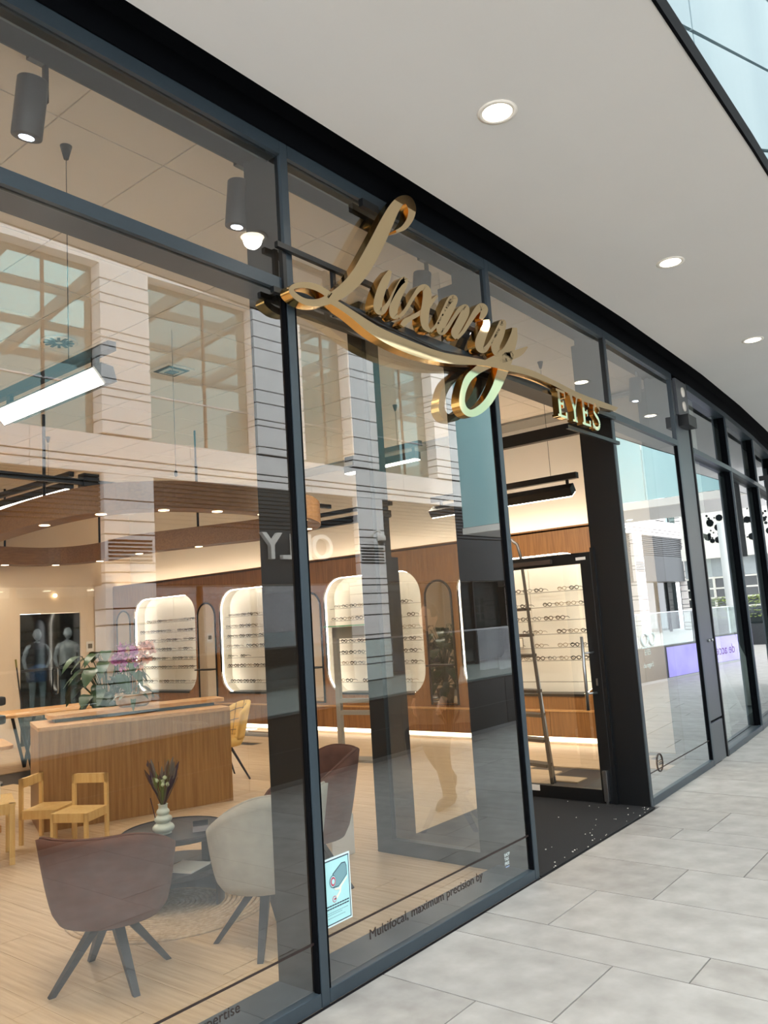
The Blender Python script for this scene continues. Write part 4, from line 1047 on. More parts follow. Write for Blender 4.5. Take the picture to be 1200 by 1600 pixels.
# camera notice
cn = empty('camera_notice', (2.755, YD, 0.30), 0, 'pale blue camera surveillance notice stuck inside second pane corner', 'sign')
m_cy = mat('notice_cyan', (176, 226, 230), 0.5, emit=0.0); m_nav = mat('notice_navy', (34, 56, 76), 0.5); m_cam = mat('notice_grey', (120, 160, 170), 0.5); m_red = mat('notice_red', (190, 60, 90), 0.5)
mesh('sheet', boxv(-0.02, 0.168, -0.004, -0.001, 0.0, 0.292), BOXF, mat('notice_white', (214, 232, 236), 0.5), cn)
mesh('border', boxv(-0.014, 0.160, -0.005, -0.0035, 0.008, 0.284), BOXF, m_nav, cn)
mesh('field', boxv(-0.010, 0.154, -0.006, -0.0045, 0.013, 0.279), BOXF, m_cy, cn)
def pg(name, pts, mt, lay): return prism(name, [(a, -0.006 - lay * 0.0008, b) for a, b in pts], (0, 0.0009, 0), mt, cn)
pg('camera_outline', [(0.045, 0.160), (0.082, 0.158), (0.142, 0.196), (0.142, 0.235), (0.134, 0.254), (0.108, 0.256), (0.046, 0.222)], m_nav, 1)
pg('camera_body', [(0.048, 0.164), (0.081, 0.162), (0.138, 0.198), (0.138, 0.234), (0.131, 0.250), (0.108, 0.252), (0.050, 0.220)], m_cam, 2)
for rr, mt, ly in ((0.027, m_nav, 3), (0.024, m_cy, 4), (0.020, m_red, 5), (0.012, m_cy, 6)):
    pg('camera_lens', [(0.044 + rr * 0.8 * math.cos(2 * PI * i / 18), 0.190 + rr * math.sin(2 * PI * i / 18)) for i in range(18)], mt, ly)
for rr, mt, ly in ((0.014, m_red, 1), (0.011, m_cy, 2), (0.005, m_red, 3)):
    pg('camera_foot', [(0.052 + rr * math.cos(2 * PI * i / 16), 0.112 + rr * math.sin(2 * PI * i / 16)) for i in range(16)], mt, ly)
pg('camera_arm', [(0.056, 0.116), (0.086, 0.138), (0.094, 0.164), (0.102, 0.164), (0.094, 0.132), (0.062, 0.106)], m_white, 2)
pg('camera_shield', [(0.052, 0.158), (0.082, 0.154), (0.140, 0.190), (0.140, 0.182), (0.084, 0.145), (0.056, 0.150)], m_white, 3)
for (z, a, b, h, mt) in ((0.086, 0.0, 0.150, 0.005, m_nav), (0.074, 0.0, 0.148, 0.005, m_nav), (0.058, 0.002, 0.14, 0.0022, m_cam), (0.050, 0.002, 0.10, 0.0022, m_cam), (0.036, 0.002, 0.12, 0.0022, m_cam)):
    for j in range(9):
        aa = a + (b - a) * j / 9; pg('text_line', [(aa, z), (aa + (b - a) / 9 - 0.0025, z), (aa + (b - a) / 9 - 0.0025, z + h), (aa, z + h)], mt, 1)
# tax free sticker
ts = empty('tax_free_sticker', (4.285, YD, 0.15), 0, 'small white SHOP TAX FREE sticker low on second pane', 'sticker')
for i, s_ in enumerate(('SHOP', 'TAX', 'FREE')):
    text('line', s_, 0.026, lambda a, b, d, i=i: Vector((a * 0.95, -0.0015 + d * .2, 0.062 - i * 0.024 + b)), m_wvin, ts, 0.0008)
mesh('logo_line', boxv(0.008, 0.05, -0.0015, -0.0008, 0.0, 0.006), BOXF, mat('sticker_blue', (140, 160, 190), 0.5), ts)
# spectacles logo on the third pane
f5 = Fr(NODES[4], NODES[5])
lgx = 0.16
def f5p(u, z, d=0.0): return f5.p(u, 0.0205 - d, z)
lg = empty('spectacles_logo', f5p(lgx + 0.2, 1.2), 0, 'white spectacles logo with the word EYES on pane beyond the door', 'logo')
for s in (0, 1):
    cxx = lgx + 0.105 + s * 0.185
    ringp = [f5p(cxx + 0.078 * math.cos(2 * PI * i / 20) * (1 + 0.12 * math.sin(2 * PI * i / 20)), 1.335 + 0.052 * math.sin(2 * PI * i / 20), 0.003) for i in range(20)]
    local(lg, tube('rim', ringp, 0.008, m_wvin, None, 5, True))
local(lg, tube('bridge', [f5p(lgx + 0.17, 1.345, .003), f5p(lgx + 0.215, 1.345, .003)], 0.007, m_wvin, None, 5))
local(lg, f5.box('underline', lgx + 0.02, lgx + 0.24, 0.018, 0.0195, 1.265, 1.273, m_wvin))
local(lg, text('word', 'EYES', 0.07, lambda a, b, d: f5p(lgx + 0.09 + a, 1.205 + b, 0.002), m_wvin, None, 0.0008))
local(lg, text('tagline', 'du regard', 0.062, lambda a, b, d: f5p(lgx + 0.03 + a, 1.10 + b, 0.002), m_wvin, None, 0.0008))
rs = empty('round_sticker', f5p(0.33, 0.295), 0, 'round black outline sticker low on the pane beyond the door', 'sticker')
local(rs, tube('ring', [f5p(0.33 + 0.072 * math.cos(2 * PI * i / 28), 0.295 + 0.072 * math.sin(2 * PI * i / 28), 0.002) for i in range(28)], 0.005, m_decal, None, 5, True))
local(rs, text('letters', 'TBB', 0.062, lambda a, b, d: f5p(0.272 + a, 0.275 + b, 0.002), m_decal, None, 0.0008))
tag(f5.box('vinyl_stripe', 0.03, f5.len - 0.03, 0.0195, 0.0207, 0.245, 0.253, m_decal), 'thin dark stripe across the bottom of pane beyond the door', 'stripe')

# soffit downlights
for k, (x_, y_) in enumerate(((0.88, -0.88), (3.33, -0.88), (5.78, -0.875), (8.20, -0.82), (10.5, -0.68), (12.9, -0.48), (-1.57, -0.88))):
    labs = ['round recessed downlight in soffit above the window left of view', 'largest round recessed downlight in the white soffit', 'middle round recessed downlight in the white soffit', 'round recessed downlight at the right edge of the soffit', 'far round recessed downlight in soffit past the pier', 'farthest round recessed downlight in soffit by bridal shop', 'round recessed downlight in soffit behind the viewer']
    r = empty('downlight', (x_, y_, 4.11), 0, labs[k], 'downlight', 'downlights in the walkway soffit')
    lathe('trim_ring', [(0.098, 0.0), (0.10, -0.004), (0.075, -0.006), (0.074, 0.0)], m_white, r, (0, 0, 0), 32)
    lathe('lamp', [(0.0, -0.003), (0.075, -0.003), (0.075, -0.001)], m_lampo, r, (0, 0, 0), 32)
    spot_light('downlight_beam', (x_, y_, 4.09), 26, NEUT, 2.6, 0.9, (0, 0, 0), r, 0.06)
# ================================================================== ACROSS THE ATRIUM (seen mirrored in the glass)
fo = Fr((13.80, -12.34), (23.78, -11.66))
bld = empty('stone_building', fo.p(0, 0, 0), 0, 'pale limestone building across the atrium mirrored in the windows', 'building')
UP = [(-20.2, -18.9), (-16.0, -14.8), (-12.0, -10.8), (-8.1, -6.9), (-4.25, -3.05), (0.0, 1.62), (3.42, 4.5), (7.24, 8.46), (11.1, 12.3), (14.9, 16.1), (18.7, 19.9), (22.5, 23.7), (26.3, 27.5), (30.1, 31.3), (33.9, 35.1)]
S0, S1 = -21.0, 37.0
def ob_(*a, **k): return local(bld, fo.box(*a, **k))
ob_('core', S0, S1, -0.8, -0.75, 2.86, 11.2, m_joint)
# spandrel bands with two fine joints
for (z0, z1) in ((5.18, 5.36), (5.375, 5.52), (5.535, 6.03)):
    s = S0
    while s < S1:
        ob_('spandrel_slab', s + 0.006, min(s + 3.8, S1) - 0.006, -0.45, 0.05, z0, z1 - 0.02, m_stone); s += 3.8
for (z0, z1) in ((9.95, 10.4), (10.42, 11.2)):
    s = S0
    while s < S1:
        ob_('parapet_slab', s + 0.006, min(s + 3.8, S1) - 0.006, -0.45, 0.05, z0, z1, m_stone); s += 3.8
ob_('band_core', S0, S1, -0.5, 0.03, 5.2, 6.0, m_joint)
crs = [0.62, 0.18, 0.24, 0.30, 0.55, 0.16, 0.22, 0.5, 0.34, 0.2, 0.45]
def courses(z0, z1, seed):
    rn = random.Random(seed); z = z0; out = []
    while z < z1 - 0.02:
        h = min(rn.choice(crs), z1 - z); out.append((z, z + h)); z += h
    return out
def pier_blocks(s0, s1, z0, z1, seed, proud=0.12):
    for (a, b) in courses(z0, z1, seed):
        ob_('stone_block', s0, s1, -0.35, proud, a + 0.016, b - 0.016, m_stone)
    ob_('pier_core', s0 + 0.02, s1 - 0.02, -0.4, proud - 0.06, z0, z1, m_joint)
for k, (a, b) in enumerate(UP):
    if -13 < a < 36: pier_blocks(a, b, 6.04, 9.94, k, 0.10)
LOWP = [(-12.0, -10.8), (-4.25, -3.05), (3.42, 4.5), (11.1, 12.3), (18.7, 19.9), (26.3, 27.5), (33.9, 35.1)]
for k, (a, b) in enumerate(LOWP):
    pier_blocks(a, b, 0.02, 5.17, 40 + k, 0.12)
    lv = empty('louvre', parent=bld)
    local(bld, lv)
    for j in range(6): local(lv, fo.box('louvre_slot', a + 0.08, b - 0.08, 0.115, 0.135, 3.26 + j * 0.085, 3.30 + j * 0.085, m_gap))
# upper windows: dark tinted panes with frames
m_win = mat('tinted_window_glass', (110, 142, 142), 0.02, 1.0)
for (a, b), (c, d) in zip(UP, UP[1:]):
    if b < -13 or c > 36: continue
    wd = empty('window'); local(bld, wd)
    mid = (b + c) / 2 + 0.2
    local(wd, fo.box('pane', b + 0.04, mid - 0.02, -0.30, -0.27, 6.1, 9.9, m_win)); local(wd, fo.box('pane', mid + 0.02, c - 0.04, -0.30, -0.27, 6.1, 9.9, m_win))
    local(wd, fo.box('frame', b, c, -0.33, -0.29, 6.03, 9.95, m_black)); local(wd, fo.box('mullion', mid - 0.03, mid + 0.03, -0.31, -0.24, 6.05, 9.94, m_black))
    local(wd, fo.box('guard_rail', b, c, -0.26, -0.24, 7.15, 7.19, m_steel))
# ground floor: corrugated dark fascia, dark shop glazing
m_shopgl = mat('opposite_shop_glass', (26, 34, 36), 0.03, spec=0.8)
m_fas = mat('dark_fascia_panel', (34, 40, 44), 0.5)
for (a, b), (c, d) in zip(LOWP, LOWP[1:]):
    ob_('fascia_panel', b, c, -0.4, -0.05, 2.75, 4.12, m_fas)
    z = 4.12
    while z < 5.15:
        ob_('corrugated_slat', b, c, -0.35, -0.04, z + 0.03, z + 0.10, m_cladd); z += 0.105
    ob_('slat_backing', b, c, -0.4, -0.12, 4.1, 5.18, m_gap)
    n = 4
    for j in range(n):
        sa = b + (c - b) * j / n; sb_ = b + (c - b) * (j + 1) / n
        ob_('shop_pane', sa + 0.03, sb_ - 0.03, -0.62, -0.60, 0.1, 2.75, m_glassd if c < 4 else m_shopgl)
        ob_('shop_mullion', sa - 0.03, sa + 0.03, -0.65, -0.50, 0.0, 2.75, m_black)
ob_('shop_back_wall', -11, 37, -4.2, -4.1, 0, 2.75, mat('opposite_interior', (58, 62, 62), 0.8, rgb2=(96, 92, 84), nscale=0.8))
ob_('shop_ceiling', -21, 37, -4.2, -0.4, 2.75, 2.85, m_white)
# sign letters on the fascia (read OLY from across)
for (ch, sa_, sb_) in (('O', 1.69, 2.44), ('L', 1.22, 1.66), ('L', 0.66, 1.16), ('Y', 0.0, 0.68)):
    t_ = text('letter_%s' % ch, ch, 0.96, lambda a, b, d: Vector((a, b, d)), m_white, None, 0.06, bevel=0.012)
    x0_ = min(v.co.x for v in t_.data.vertices); x1_ = max(v.co.x for v in t_.data.vertices); z0_ = min(v.co.y for v in t_.data.vertices); z1_ = max(v.co.y for v in t_.data.vertices)
    for v in t_.data.vertices:
        c = v.co.copy(); v.co = fo.p(sb_ - (c.x - x0_) / (x1_ - x0_) * (sb_ - sa_), 0.02 + c.z, 3.36 + (c.y - z0_) / (z1_ - z0_) * 0.68)
    t_.data.flip_normals(); local(bld, t_)
# dome camera on the pier
dc = empty('dome_camera', fo.p(3.95, 0.13, 4.05), 0, 'white dome security camera on the stone pier mirrored in second pane', 'security camera')
mesh('arm', *tube_vf(smoothpath([(0, 0, 0), (0, 0.18, 0.12), (0, 0.32, 0.1), (0, 0.34, 0.0)], 4), 0.03, 8), m_white, dc, True)
lathe('housing', [(0.06, 0.02), (0.13, -0.03), (0.14, -0.16), (0.12, -0.17)], m_white, dc, (0, 0.34, 0), 16); lathe('dome', [(0.11, -0.17), (0.10, -0.24), (0.05, -0.30), (0.0, -0.31)], m_black, dc, (0, 0.34, 0), 16)

# parapet round the atrium void with glass guard, ad poster
pp = empty('atrium_parapet', (8, -3.62, 0), 0, 'dark clad atrium parapet with glass guard mirrored in the windows', 'balustrade')
m_par = mat('dark_parapet_cladding', (44, 50, 54), 0.35, noise=0.1, nscale=6)
PX = [(-7, -3.62), (-4.5, -3.62), (-2, -3.62), (0.5, -3.62), (3.0, -3.62), (5.5, -3.62), (8.0, -3.62), (10.5, -3.62), (12.6, -3.57), (14.6, -3.40), (16.6, -3.06), (17.5, -2.86), (18.95, -2.56), (20.8, -2.10), (22.6, -1.56), (24.7, -1.30)]
for a_, b_ in zip(PX, PX[1:]):
    fp = Fr(a_, b_); L_ = fp.len
    local(pp, fp.box('cladding_panel', 0.005, L_ - 0.005, -0.16, 0.02, 0.05, 0.70, m_par))
    local(pp, fp.box('guard_glass', 0.01, L_ - 0.01, -0.08, -0.065, 0.72, 1.42, glass_mat('guard_glass', (0.86, 0.93, 0.92), 1.2)))
    local(pp, fp.box('base_strip', 0, L_, -0.17, 0.025, 0.0, 0.05, m_steel)); local(pp, fp.box('cladding_joint', 0, L_, 0.018, 0.024, 0.36, 0.366, mat('joint_line', (96, 100, 104), 0.5)))
    local(pp, fp.box('coping', 0, L_, -0.18, 0.03, 0.70, 0.722, m_black)); local(pp, fp.box('handrail', 0, L_, -0.09, -0.055, 1.42, 1.44, m_steel))
po = empty('parapet_poster', (19, -2.5, 0.05), 0, 'lavender advertising poster on the atrium parapet mirrored beyond the door', 'poster')
for a_, b_ in zip(PX[11:], PX[12:]):
    fp = Fr(a_, b_); local(po, fp.box('sheet', 0.0, fp.len, 0.026, 0.032, 0.06, 0.69, m_purple))
fp = Fr(PX[13], PX[14])
local(po, text('caption', 'de acces', 0.34, lambda a, b, d: fp.p(1.75 - a, 0.034, 0.25 + b), mat('poster_plum', (132, 70, 120), 0.6), None, 0.001))
# bridge across the far end of the atrium
bg_ = empty('atrium_bridge', (23, -6, 4.11), 0, 'upper floor bridge with pale glass fascia and downlights across the atrium', 'bridge')
m_tealb = mat('bridge_glass_fascia', (150, 196, 198), 0.25, rgb2=(184, 216, 214), nscale=0.6, stretch=(1, 1, 0.2))
yv = -10.9
while yv < -1.6:
    local(bg_, box('fascia_glass', 20.95, 21.01, yv + 0.01, yv + 1.72, 4.32, 10.9, m_tealb)); yv += 1.74
local(bg_, box('fascia_edge', 20.9, 21.05, -10.9, 0.3, 4.11, 4.30, m_white)); local(bg_, box('bridge_soffit', 21.05, 24.2, -10.9, 0.5, 4.11, 4.3, m_soffit))
for xx in (21.6, 23.4):
    for yy_ in (-3.0, -5.2, -7.4, -9.6):
        local(bg_, lathe('downlight', [(0.09, 0), (0.09, -0.006), (0, -0.006)], m_lampo, None, (xx, yy_, 4.108), 16))
# end wall beyond: perforated white screen, column, lattice shop
ew = empty('perforated_screen', (32, -3.5, 0), 0, 'white perforated facade screen at far end mirrored in bridal windows', 'screen')
local(ew, box('screen_panel', 32, 32.15, -6.0, 2.6, 3.6, 9.5, m_white)); local(ew, box('cornice', 31.7, 32.1, -6.0, 2.6, 3.15, 3.6, m_white)); local(ew, box('marble_wall', 32, 32.2, -6.0, 2.6, 2.47, 3.15, mat('grey_marble', (178, 182, 184), 0.4, rgb2=(150, 156, 160), nscale=2)))
local(ew, box('lower_glazing', 32.1, 32.2, -6.0, 2.6, 0.0, 2.47, m_shopgl))
rn = random.Random(5); holes_ = []
for i in range(420):
    y_ = rn.uniform(-5.8, 2.3); z_ = rn.uniform(3.8, 6.2); r_ = rn.choice([0.03, 0.045, 0.06, 0.09, 0.13]); holes_.append(tube_vf([(32.01, y_, z_), (31.985, y_, z_)], r_, 8))
local(ew, multi('perforations', holes_, m_gap)); ew.children[-1]['kind'] = 'stuff'
for o in ew.children:
    if o.name.startswith('perforations'): o['kind'] = 'stuff'
for j in range(14):
    y_ = -5.9 + j * 0.6; local(ew, box('lattice_bar', 32.0, 32.1, y_, y_ + 0.08, 1.3, 2.47, m_white))
for z_ in (1.3, 1.65, 2.0, 2.4): local(ew, box('lattice_bar', 31.98, 32.08, -6.0, 2.6, z_, z_ + 0.06, m_white))
colm = lathe('round_column', [(0.30, 0), (0.30, 0.1), (0.25, 0.14), (0.25, 4.1)], m_soffit, None, (0, 0, 0), 32); colm.location = (28.0, -2.25, 0); tag(colm, 'tall round pale column before the perforated screen', 'column')
sh = random.Random(9)
for k, (xx, yy_) in enumerate(((30.6, -4.2), (30.8, -2.9), (30.7, -1.2))):
    r = empty('planter_shrub', (xx, yy_, 0), 0, ['green shrub planter farthest across the atrium', 'green shrub planter by the round column', 'green shrub planter nearest the bridal shop'][k], 'potted plant')
    mesh('planter', boxv(-0.4, 0.4, -0.4, 0.4, 0, 0.7), BOXF, m_dark, r)
    parts = []
    for i in range(160):
        t = sh.uniform(0, 2 * PI); e = sh.uniform(-0.4, 1.4); R_ = sh.uniform(0.2, 0.6)
        c = Vector((R_ * math.cos(t) * math.cos(e * .6), R_ * math.sin(t) * math.cos(e * .6), 1.15 + 0.55 * math.sin(e)))
        parts.append(leaf_vf(c, (math.cos(t), math.sin(t), 0.4), 0.22, 0.1, 0.4, 2))
    multi('foliage', parts, mat('shrub_lime', (150, 170, 70), 0.6, noise=0.3, nscale=6), r)

# glass roof over the atrium: steel ribs and tinted panes
rf = empty('ceiling_atrium', kind='structure')
m_rib = mat('pale_steel_rib', (206, 212, 214), 0.5); m_roofg = glass_mat('roof_glass', (0.93, 0.955, 0.955), 0.6)
xs_ = [-12 + 2.6 * i for i in range(18)]
for i, xx in enumerate(xs_):
    box('roof_rib', xx - 0.09, xx + 0.09, -13.2, -1.6, 11.5, 11.9, m_rib, rf)
    for j in range(4):
        ya = -13.0 + j * 2.85
        if i < len(xs_) - 1: box('roof_pane', xx + 0.1, xx + 2.5, ya + 0.06, ya + 2.79, 11.86, 11.88, m_roofg, rf)
for j in range(5):
    ya = -13.0 + j * 2.85; box('roof_purlin', -12, 32.5, ya - 0.06, ya + 0.06, 11.6, 11.86, m_rib, rf)

# ================================================================== PEOPLE AND MANNEQUINS
def skin_body(name, joints, edges, mt, parent=None, sub=2):
    me = bpy.data.meshes.new(name); keys = list(joints); idx = {k: i for i, k in enumerate(keys)}
    me.from_pydata([joints[k][0] for k in keys], [(idx[a], idx[b]) for a, b in edges], [])
    o = bpy.data.objects.new(name, me); COL.objects.link(o)
    md = o.modifiers.new('skin', 'SKIN'); md.use_smooth_shade = True
    for k in keys:
        sv = me.skin_vertices[0].data[idx[k]]; r = joints[k][1]; sv.radius = r if isinstance(r, tuple) else (r, r); sv.use_root = (k == 'pelvis')
    o.modifiers.new('sub', 'SUBSURF').levels = sub
    dg = bpy.context.evaluated_depsgraph_get(); nm = bpy.data.meshes.new_from_object(o.evaluated_get(dg)); bpy.data.objects.remove(o)
    nm.materials.clear(); nm.materials.append(mt)
    return link(name, nm, None, parent)
def figure(lab, cat, loc, rz, body_mt, pose='stand', top_mt=None, low_mt=None, shoe_mt=None, hair_mt=None, head_mt=None, name='person'):
    r = empty(name, loc, rz, lab, cat)
    w = pose == 'walk'
    J = {'pelvis': ((0, 0, 0.95), (0.15, 0.10)), 'waist': ((0, 0, 1.10), (0.125, 0.09)), 'chest': ((0, 0, 1.32), (0.16, 0.105)), 'neckb': ((0, 0, 1.46), (0.075, 0.07)), 'neck': ((0.01, 0, 1.53), 0.05),
         'hl': ((0, 0.10, 0.90), (0.09, 0.09)), 'hr': ((0, -0.10, 0.90), (0.09, 0.09)),
         'shl': ((0, 0.19, 1.42), 0.058), 'shr': ((0, -0.19, 1.42), 0.058)}
    if w:
        J.update({'kr': ((0.10, -0.10, 0.50), 0.062), 'ar': ((0.02, -0.10, 0.10), 0.042), 'fr': ((0.15, -0.10, 0.05), 0.04), 'kl': ((-0.02, 0.10, 0.50), 0.062), 'al': ((-0.30, 0.10, 0.17), 0.042), 'fl': ((-0.22, 0.10, 0.06), 0.04),
                  'el': ((-0.10, 0.25, 1.16), 0.046), 'wl': ((-0.06, 0.26, 0.92), 0.034), 'er': ((0.06, -0.25, 1.15), 0.046), 'wr': ((0.20, -0.24, 0.96), 0.034)})
    else:
        J.update({'kl': ((0.02, 0.11, 0.50), 0.06), 'al': ((0, 0.12, 0.09), 0.04), 'fl': ((0.12, 0.13, 0.045), 0.036), 'kr': ((0.02, -0.11, 0.50), 0.06), 'ar': ((0, -0.12, 0.09), 0.04), 'fr': ((0.12, -0.13, 0.045), 0.036),
                  'el': ((-0.03, 0.27, 1.15), 0.042), 'wl': ((0.05, 0.24, 0.92), 0.03), 'er': ((-0.06, -0.33, 1.18), 0.042), 'wr': ((0.06, -0.20, 1.02), 0.03)})
    E = [('pelvis', 'waist'), ('waist', 'chest'), ('chest', 'neckb'), ('neckb', 'neck'), ('pelvis', 'hl'), ('pelvis', 'hr'), ('hl', 'kl'), ('kl', 'al'), ('al', 'fl'), ('hr', 'kr'), ('kr', 'ar'), ('ar', 'fr'), ('chest', 'shl'), ('chest', 'shr'), ('shl', 'el'), ('el', 'wl'), ('shr', 'er'), ('er', 'wr')]
    skin_body('body', J, E, body_mt, r)
    # head with face
    V = []; Fc = []; n = 14; mseg = 10
    for i in range(mseg + 1):
        ph = PI * i / mseg
        for k in range(n):
            t = 2 * PI * k / n; x_ = 0.098 * math.sin(ph) * math.cos(t); y_ = 0.077 * math.sin(ph) * math.sin(t); z_ = 0.122 * math.cos(ph)
            if z_ < -0.02: x_ = x_ * (1.02 + z_ * 0.9) + 0.010; y_ *= (1.03 + z_ * 1.5)
            if math.cos(t) > 0.93 and -0.04 < z_ < 0.02: x_ += 0.016
            V.append((0.022 + x_, y_, 1.645 + z_))
    for i in range(mseg):
        for k in range(n): Fc.append((i * n + k, i * n + (k + 1) % n, (i + 1) * n + (k + 1) % n, (i + 1) * n + k))
    mesh('head', V, Fc, head_mt or body_mt, r, True)
    for s in (-1, 1):
        lathe('ear', [(0.001, -0.03), (0.012, -0.01), (0.014, 0.015), (0.001, 0.032)], head_mt or body_mt, r, (0.01, s * 0.078, 1.635), 8)
        sd = 'l' if s > 0 else 'r'; wv = Vector(J['w' + sd][0]); ev = Vector(J['e' + sd][0]); d = (wv - ev).normalized(); pr = d.cross(Vector((0, s, 0))).normalized()
        parts = [tube_vf([wv, wv + d * 0.05, wv + d * 0.10], [0.028, 0.038, 0.034], 8)]
        for f in range(4):
            b_ = wv + d * 0.09 + pr * (f - 1.5) * 0.018; L = (0.06, 0.075, 0.07, 0.055)[f]; parts.append(tube_vf([b_, b_ + d * L * 0.5, b_ + d * L - Vector((0, s * 0.012, 0))], [0.009, 0.0085, 0.006], 6))
        b_ = wv + d * 0.03 + pr * 0.034; parts.append(tube_vf([b_, b_ + d * 0.03 + pr * 0.022, b_ + d * 0.055 + pr * 0.026], [0.010, 0.009, 0.007], 6))
        multi('hand', parts, head_mt or body_mt, r, True)
        if hair_mt: lathe('eye', [(0.001, -0.008), (0.010, 0), (0.001, 0.008)], m_gap, r, (0.107, s * 0.03, 1.655), 8)
    if name == 'person':
        mesh('nose', [(0.112, -0.014, 1.625), (0.112, 0.014, 1.625), (0.142, 0, 1.622), (0.116, 0, 1.665), (0.116, 0.0, 1.612)], [(0, 2, 3), (2, 1, 3), (0, 4, 2), (4, 1, 2), (0, 3, 1, 4)], head_mt, r, True)
        mesh('mouth', *tube_vf(smoothpath([(0.098, -0.028, 1.588), (0.116, 0, 1.585), (0.098, 0.028, 1.588)], 4), 0.0055, 6), mat('lip_tone', (170, 100, 90), 0.6), r, True)
        V3 = []; F3 = []
        for rr, z in ((0.155, 0.84), (0.175, 0.90), (0.168, 1.0), (0.160, 1.04)):
            for k in range(20): t = 2 * PI * k / 20; V3.append((0.78 * rr * math.cos(t), 1.12 * rr * math.sin(t), z))
        for i in range(3):
            for k in range(20): F3.append((i * 20 + k, i * 20 + (k + 1) % 20, (i + 1) * 20 + (k + 1) % 20, (i + 1) * 20 + k))
        F3.append(tuple(range(20)))
        mesh('trouser_seat', V3, F3, low_mt, r, True)
        mesh('collar', *tube_vf([(0.005, 0.062 * 0, 1.455), (0.008, 0, 1.50)], [0.078, 0.066], 14), top_mt, r, True)
    if hair_mt:
        V2 = [(0.010 + (v[0] - 0.022) * 1.09 - 0.008, v[1] * 1.12, 1.65 + (v[2] - 1.645) * 1.08) for v in V[:n * 6]]
        mesh('hair', [v if not (v[0] > 0.075 and v[2] < 1.70) else (0.075, v[1], max(v[2], 1.70)) for v in V2], [f for f in Fc if max(f) < n * 6], hair_mt, r, True)
    def sleeve(nm, a, b, c, k, mt):
        pa, pb = Vector(J[a][0]), Vector(J[b][0]); ra = J[a][1] if not isinstance(J[a][1], tuple) else J[a][1][0]; rb = J[b][1]
        rr = [ra * k, rb * k, J[c][1] * k * 1.1]
        sp_ = smoothpath([pa, pb, Vector(J[c][0])], 5); rad = [rr[0] + (rr[1] - rr[0]) * i / 5 for i in range(5)] + [rr[1] + (rr[2] - rr[1]) * i / 5 for i in range(6)]
        d0 = (sp_[0] - sp_[1]).normalized()
        sp_ = [sp_[0] + d0 * rr[0] * q for q in (0.75, 0.6, 0.35)] + sp_; rad = [rr[0] * q for q in (0.15, 0.6, 0.88)] + rad
        mesh(nm, *tube_vf(sp_, rad, 14), mt, r, True)
    if top_mt:
        prof_ = [(0.172, 0.95), (0.162, 1.08), (0.178, 1.25), (0.192, 1.36), (0.165, 1.43), (0.10, 1.475), (0.07, 1.49)]
        V = []; Fc = []; n2 = 20
        for rr, z in prof_:
            for k in range(n2): t = 2 * PI * k / n2; V.append((0.72 * rr * math.cos(t), 1.10 * rr * math.sin(t), z))
        for i in range(len(prof_) - 1):
            for k in range(n2): Fc.append((i * n2 + k, i * n2 + (k + 1) % n2, (i + 1) * n2 + (k + 1) % n2, (i + 1) * n2 + k))
        mesh('top', V, Fc, top_mt, r, True)
        if name == 'person': sleeve('sleeve', 'shl', 'el', 'wl', 1.35, top_mt); sleeve('sleeve', 'shr', 'er', 'wr', 1.35, top_mt)
    if low_mt and name == 'person':
        sleeve('trouser_leg', 'hl', 'kl', 'al', 1.2, low_mt); sleeve('trouser_leg', 'hr', 'kr', 'ar', 1.2, low_mt)
    if low_mt and name != 'person':
        V = []; Fc = []; n2 = 20
        for rr, z in ((0.14, 1.08), (0.17, 0.98), (0.185, 0.88), (0.19, 0.70)):
            for k in range(n2): t = 2 * PI * k / n2; V.append((0.8 * rr * math.cos(t), 1.1 * rr * math.sin(t), z))
        for i in range(3):
            for k in range(n2): Fc.append((i * n2 + k, i * n2 + (k + 1) % n2, (i + 1) * n2 + (k + 1) % n2, (i + 1) * n2 + k))
        mesh('skirt', V, Fc, low_mt, r, True)
    if shoe_mt:
        for s in 'lr':
            a = Vector(J['a' + s][0]); f = Vector(J['f' + s][0]); d = (f - a); d = d.normalized()
            mesh('shoe', *tube_vf([a - d * 0.06 + Vector((0, 0, -0.02)), a + Vector((0, 0, -0.03)), f, f + d * 0.08], [0.035, 0.05, 0.046, 0.02], 10), shoe_mt, r, True)
    return r
m_navy = mat('dark_cloth', (32, 34, 42), 0.9, noise=0.15, nscale=20); m_flesh = mat('skin_tone', (206, 160, 130), 0.6); m_hair = mat('dark_hair', (40, 30, 24), 0.7)
figure('passer-by in dark jacket and trousers walking, mirrored in second pane', 'person', (5.98, -1.62, 0), PI, m_navy, 'walk', m_navy, m_navy, mat('dark_shoe', (44, 44, 50), 0.6), m_hair, m_flesh)
for k, (s_, tm, lm, lab) in enumerate(((-5.19, m_dark, mat('blue_denim', (84, 110, 150), 0.8), 'mannequin in black top and blue skirt mirrored over the black door'), (-4.53, m_white, m_dark, 'mannequin in white top mirrored over the black door'))):
    q = fo.p(s_, -1.05, 0.13)
    f_ = figure(lab, 'mannequin', q, PI / 2, m_skin, 'stand', tm, lm, None, None, m_skin, 'mannequin'); f_.scale = (1.02,) * 3
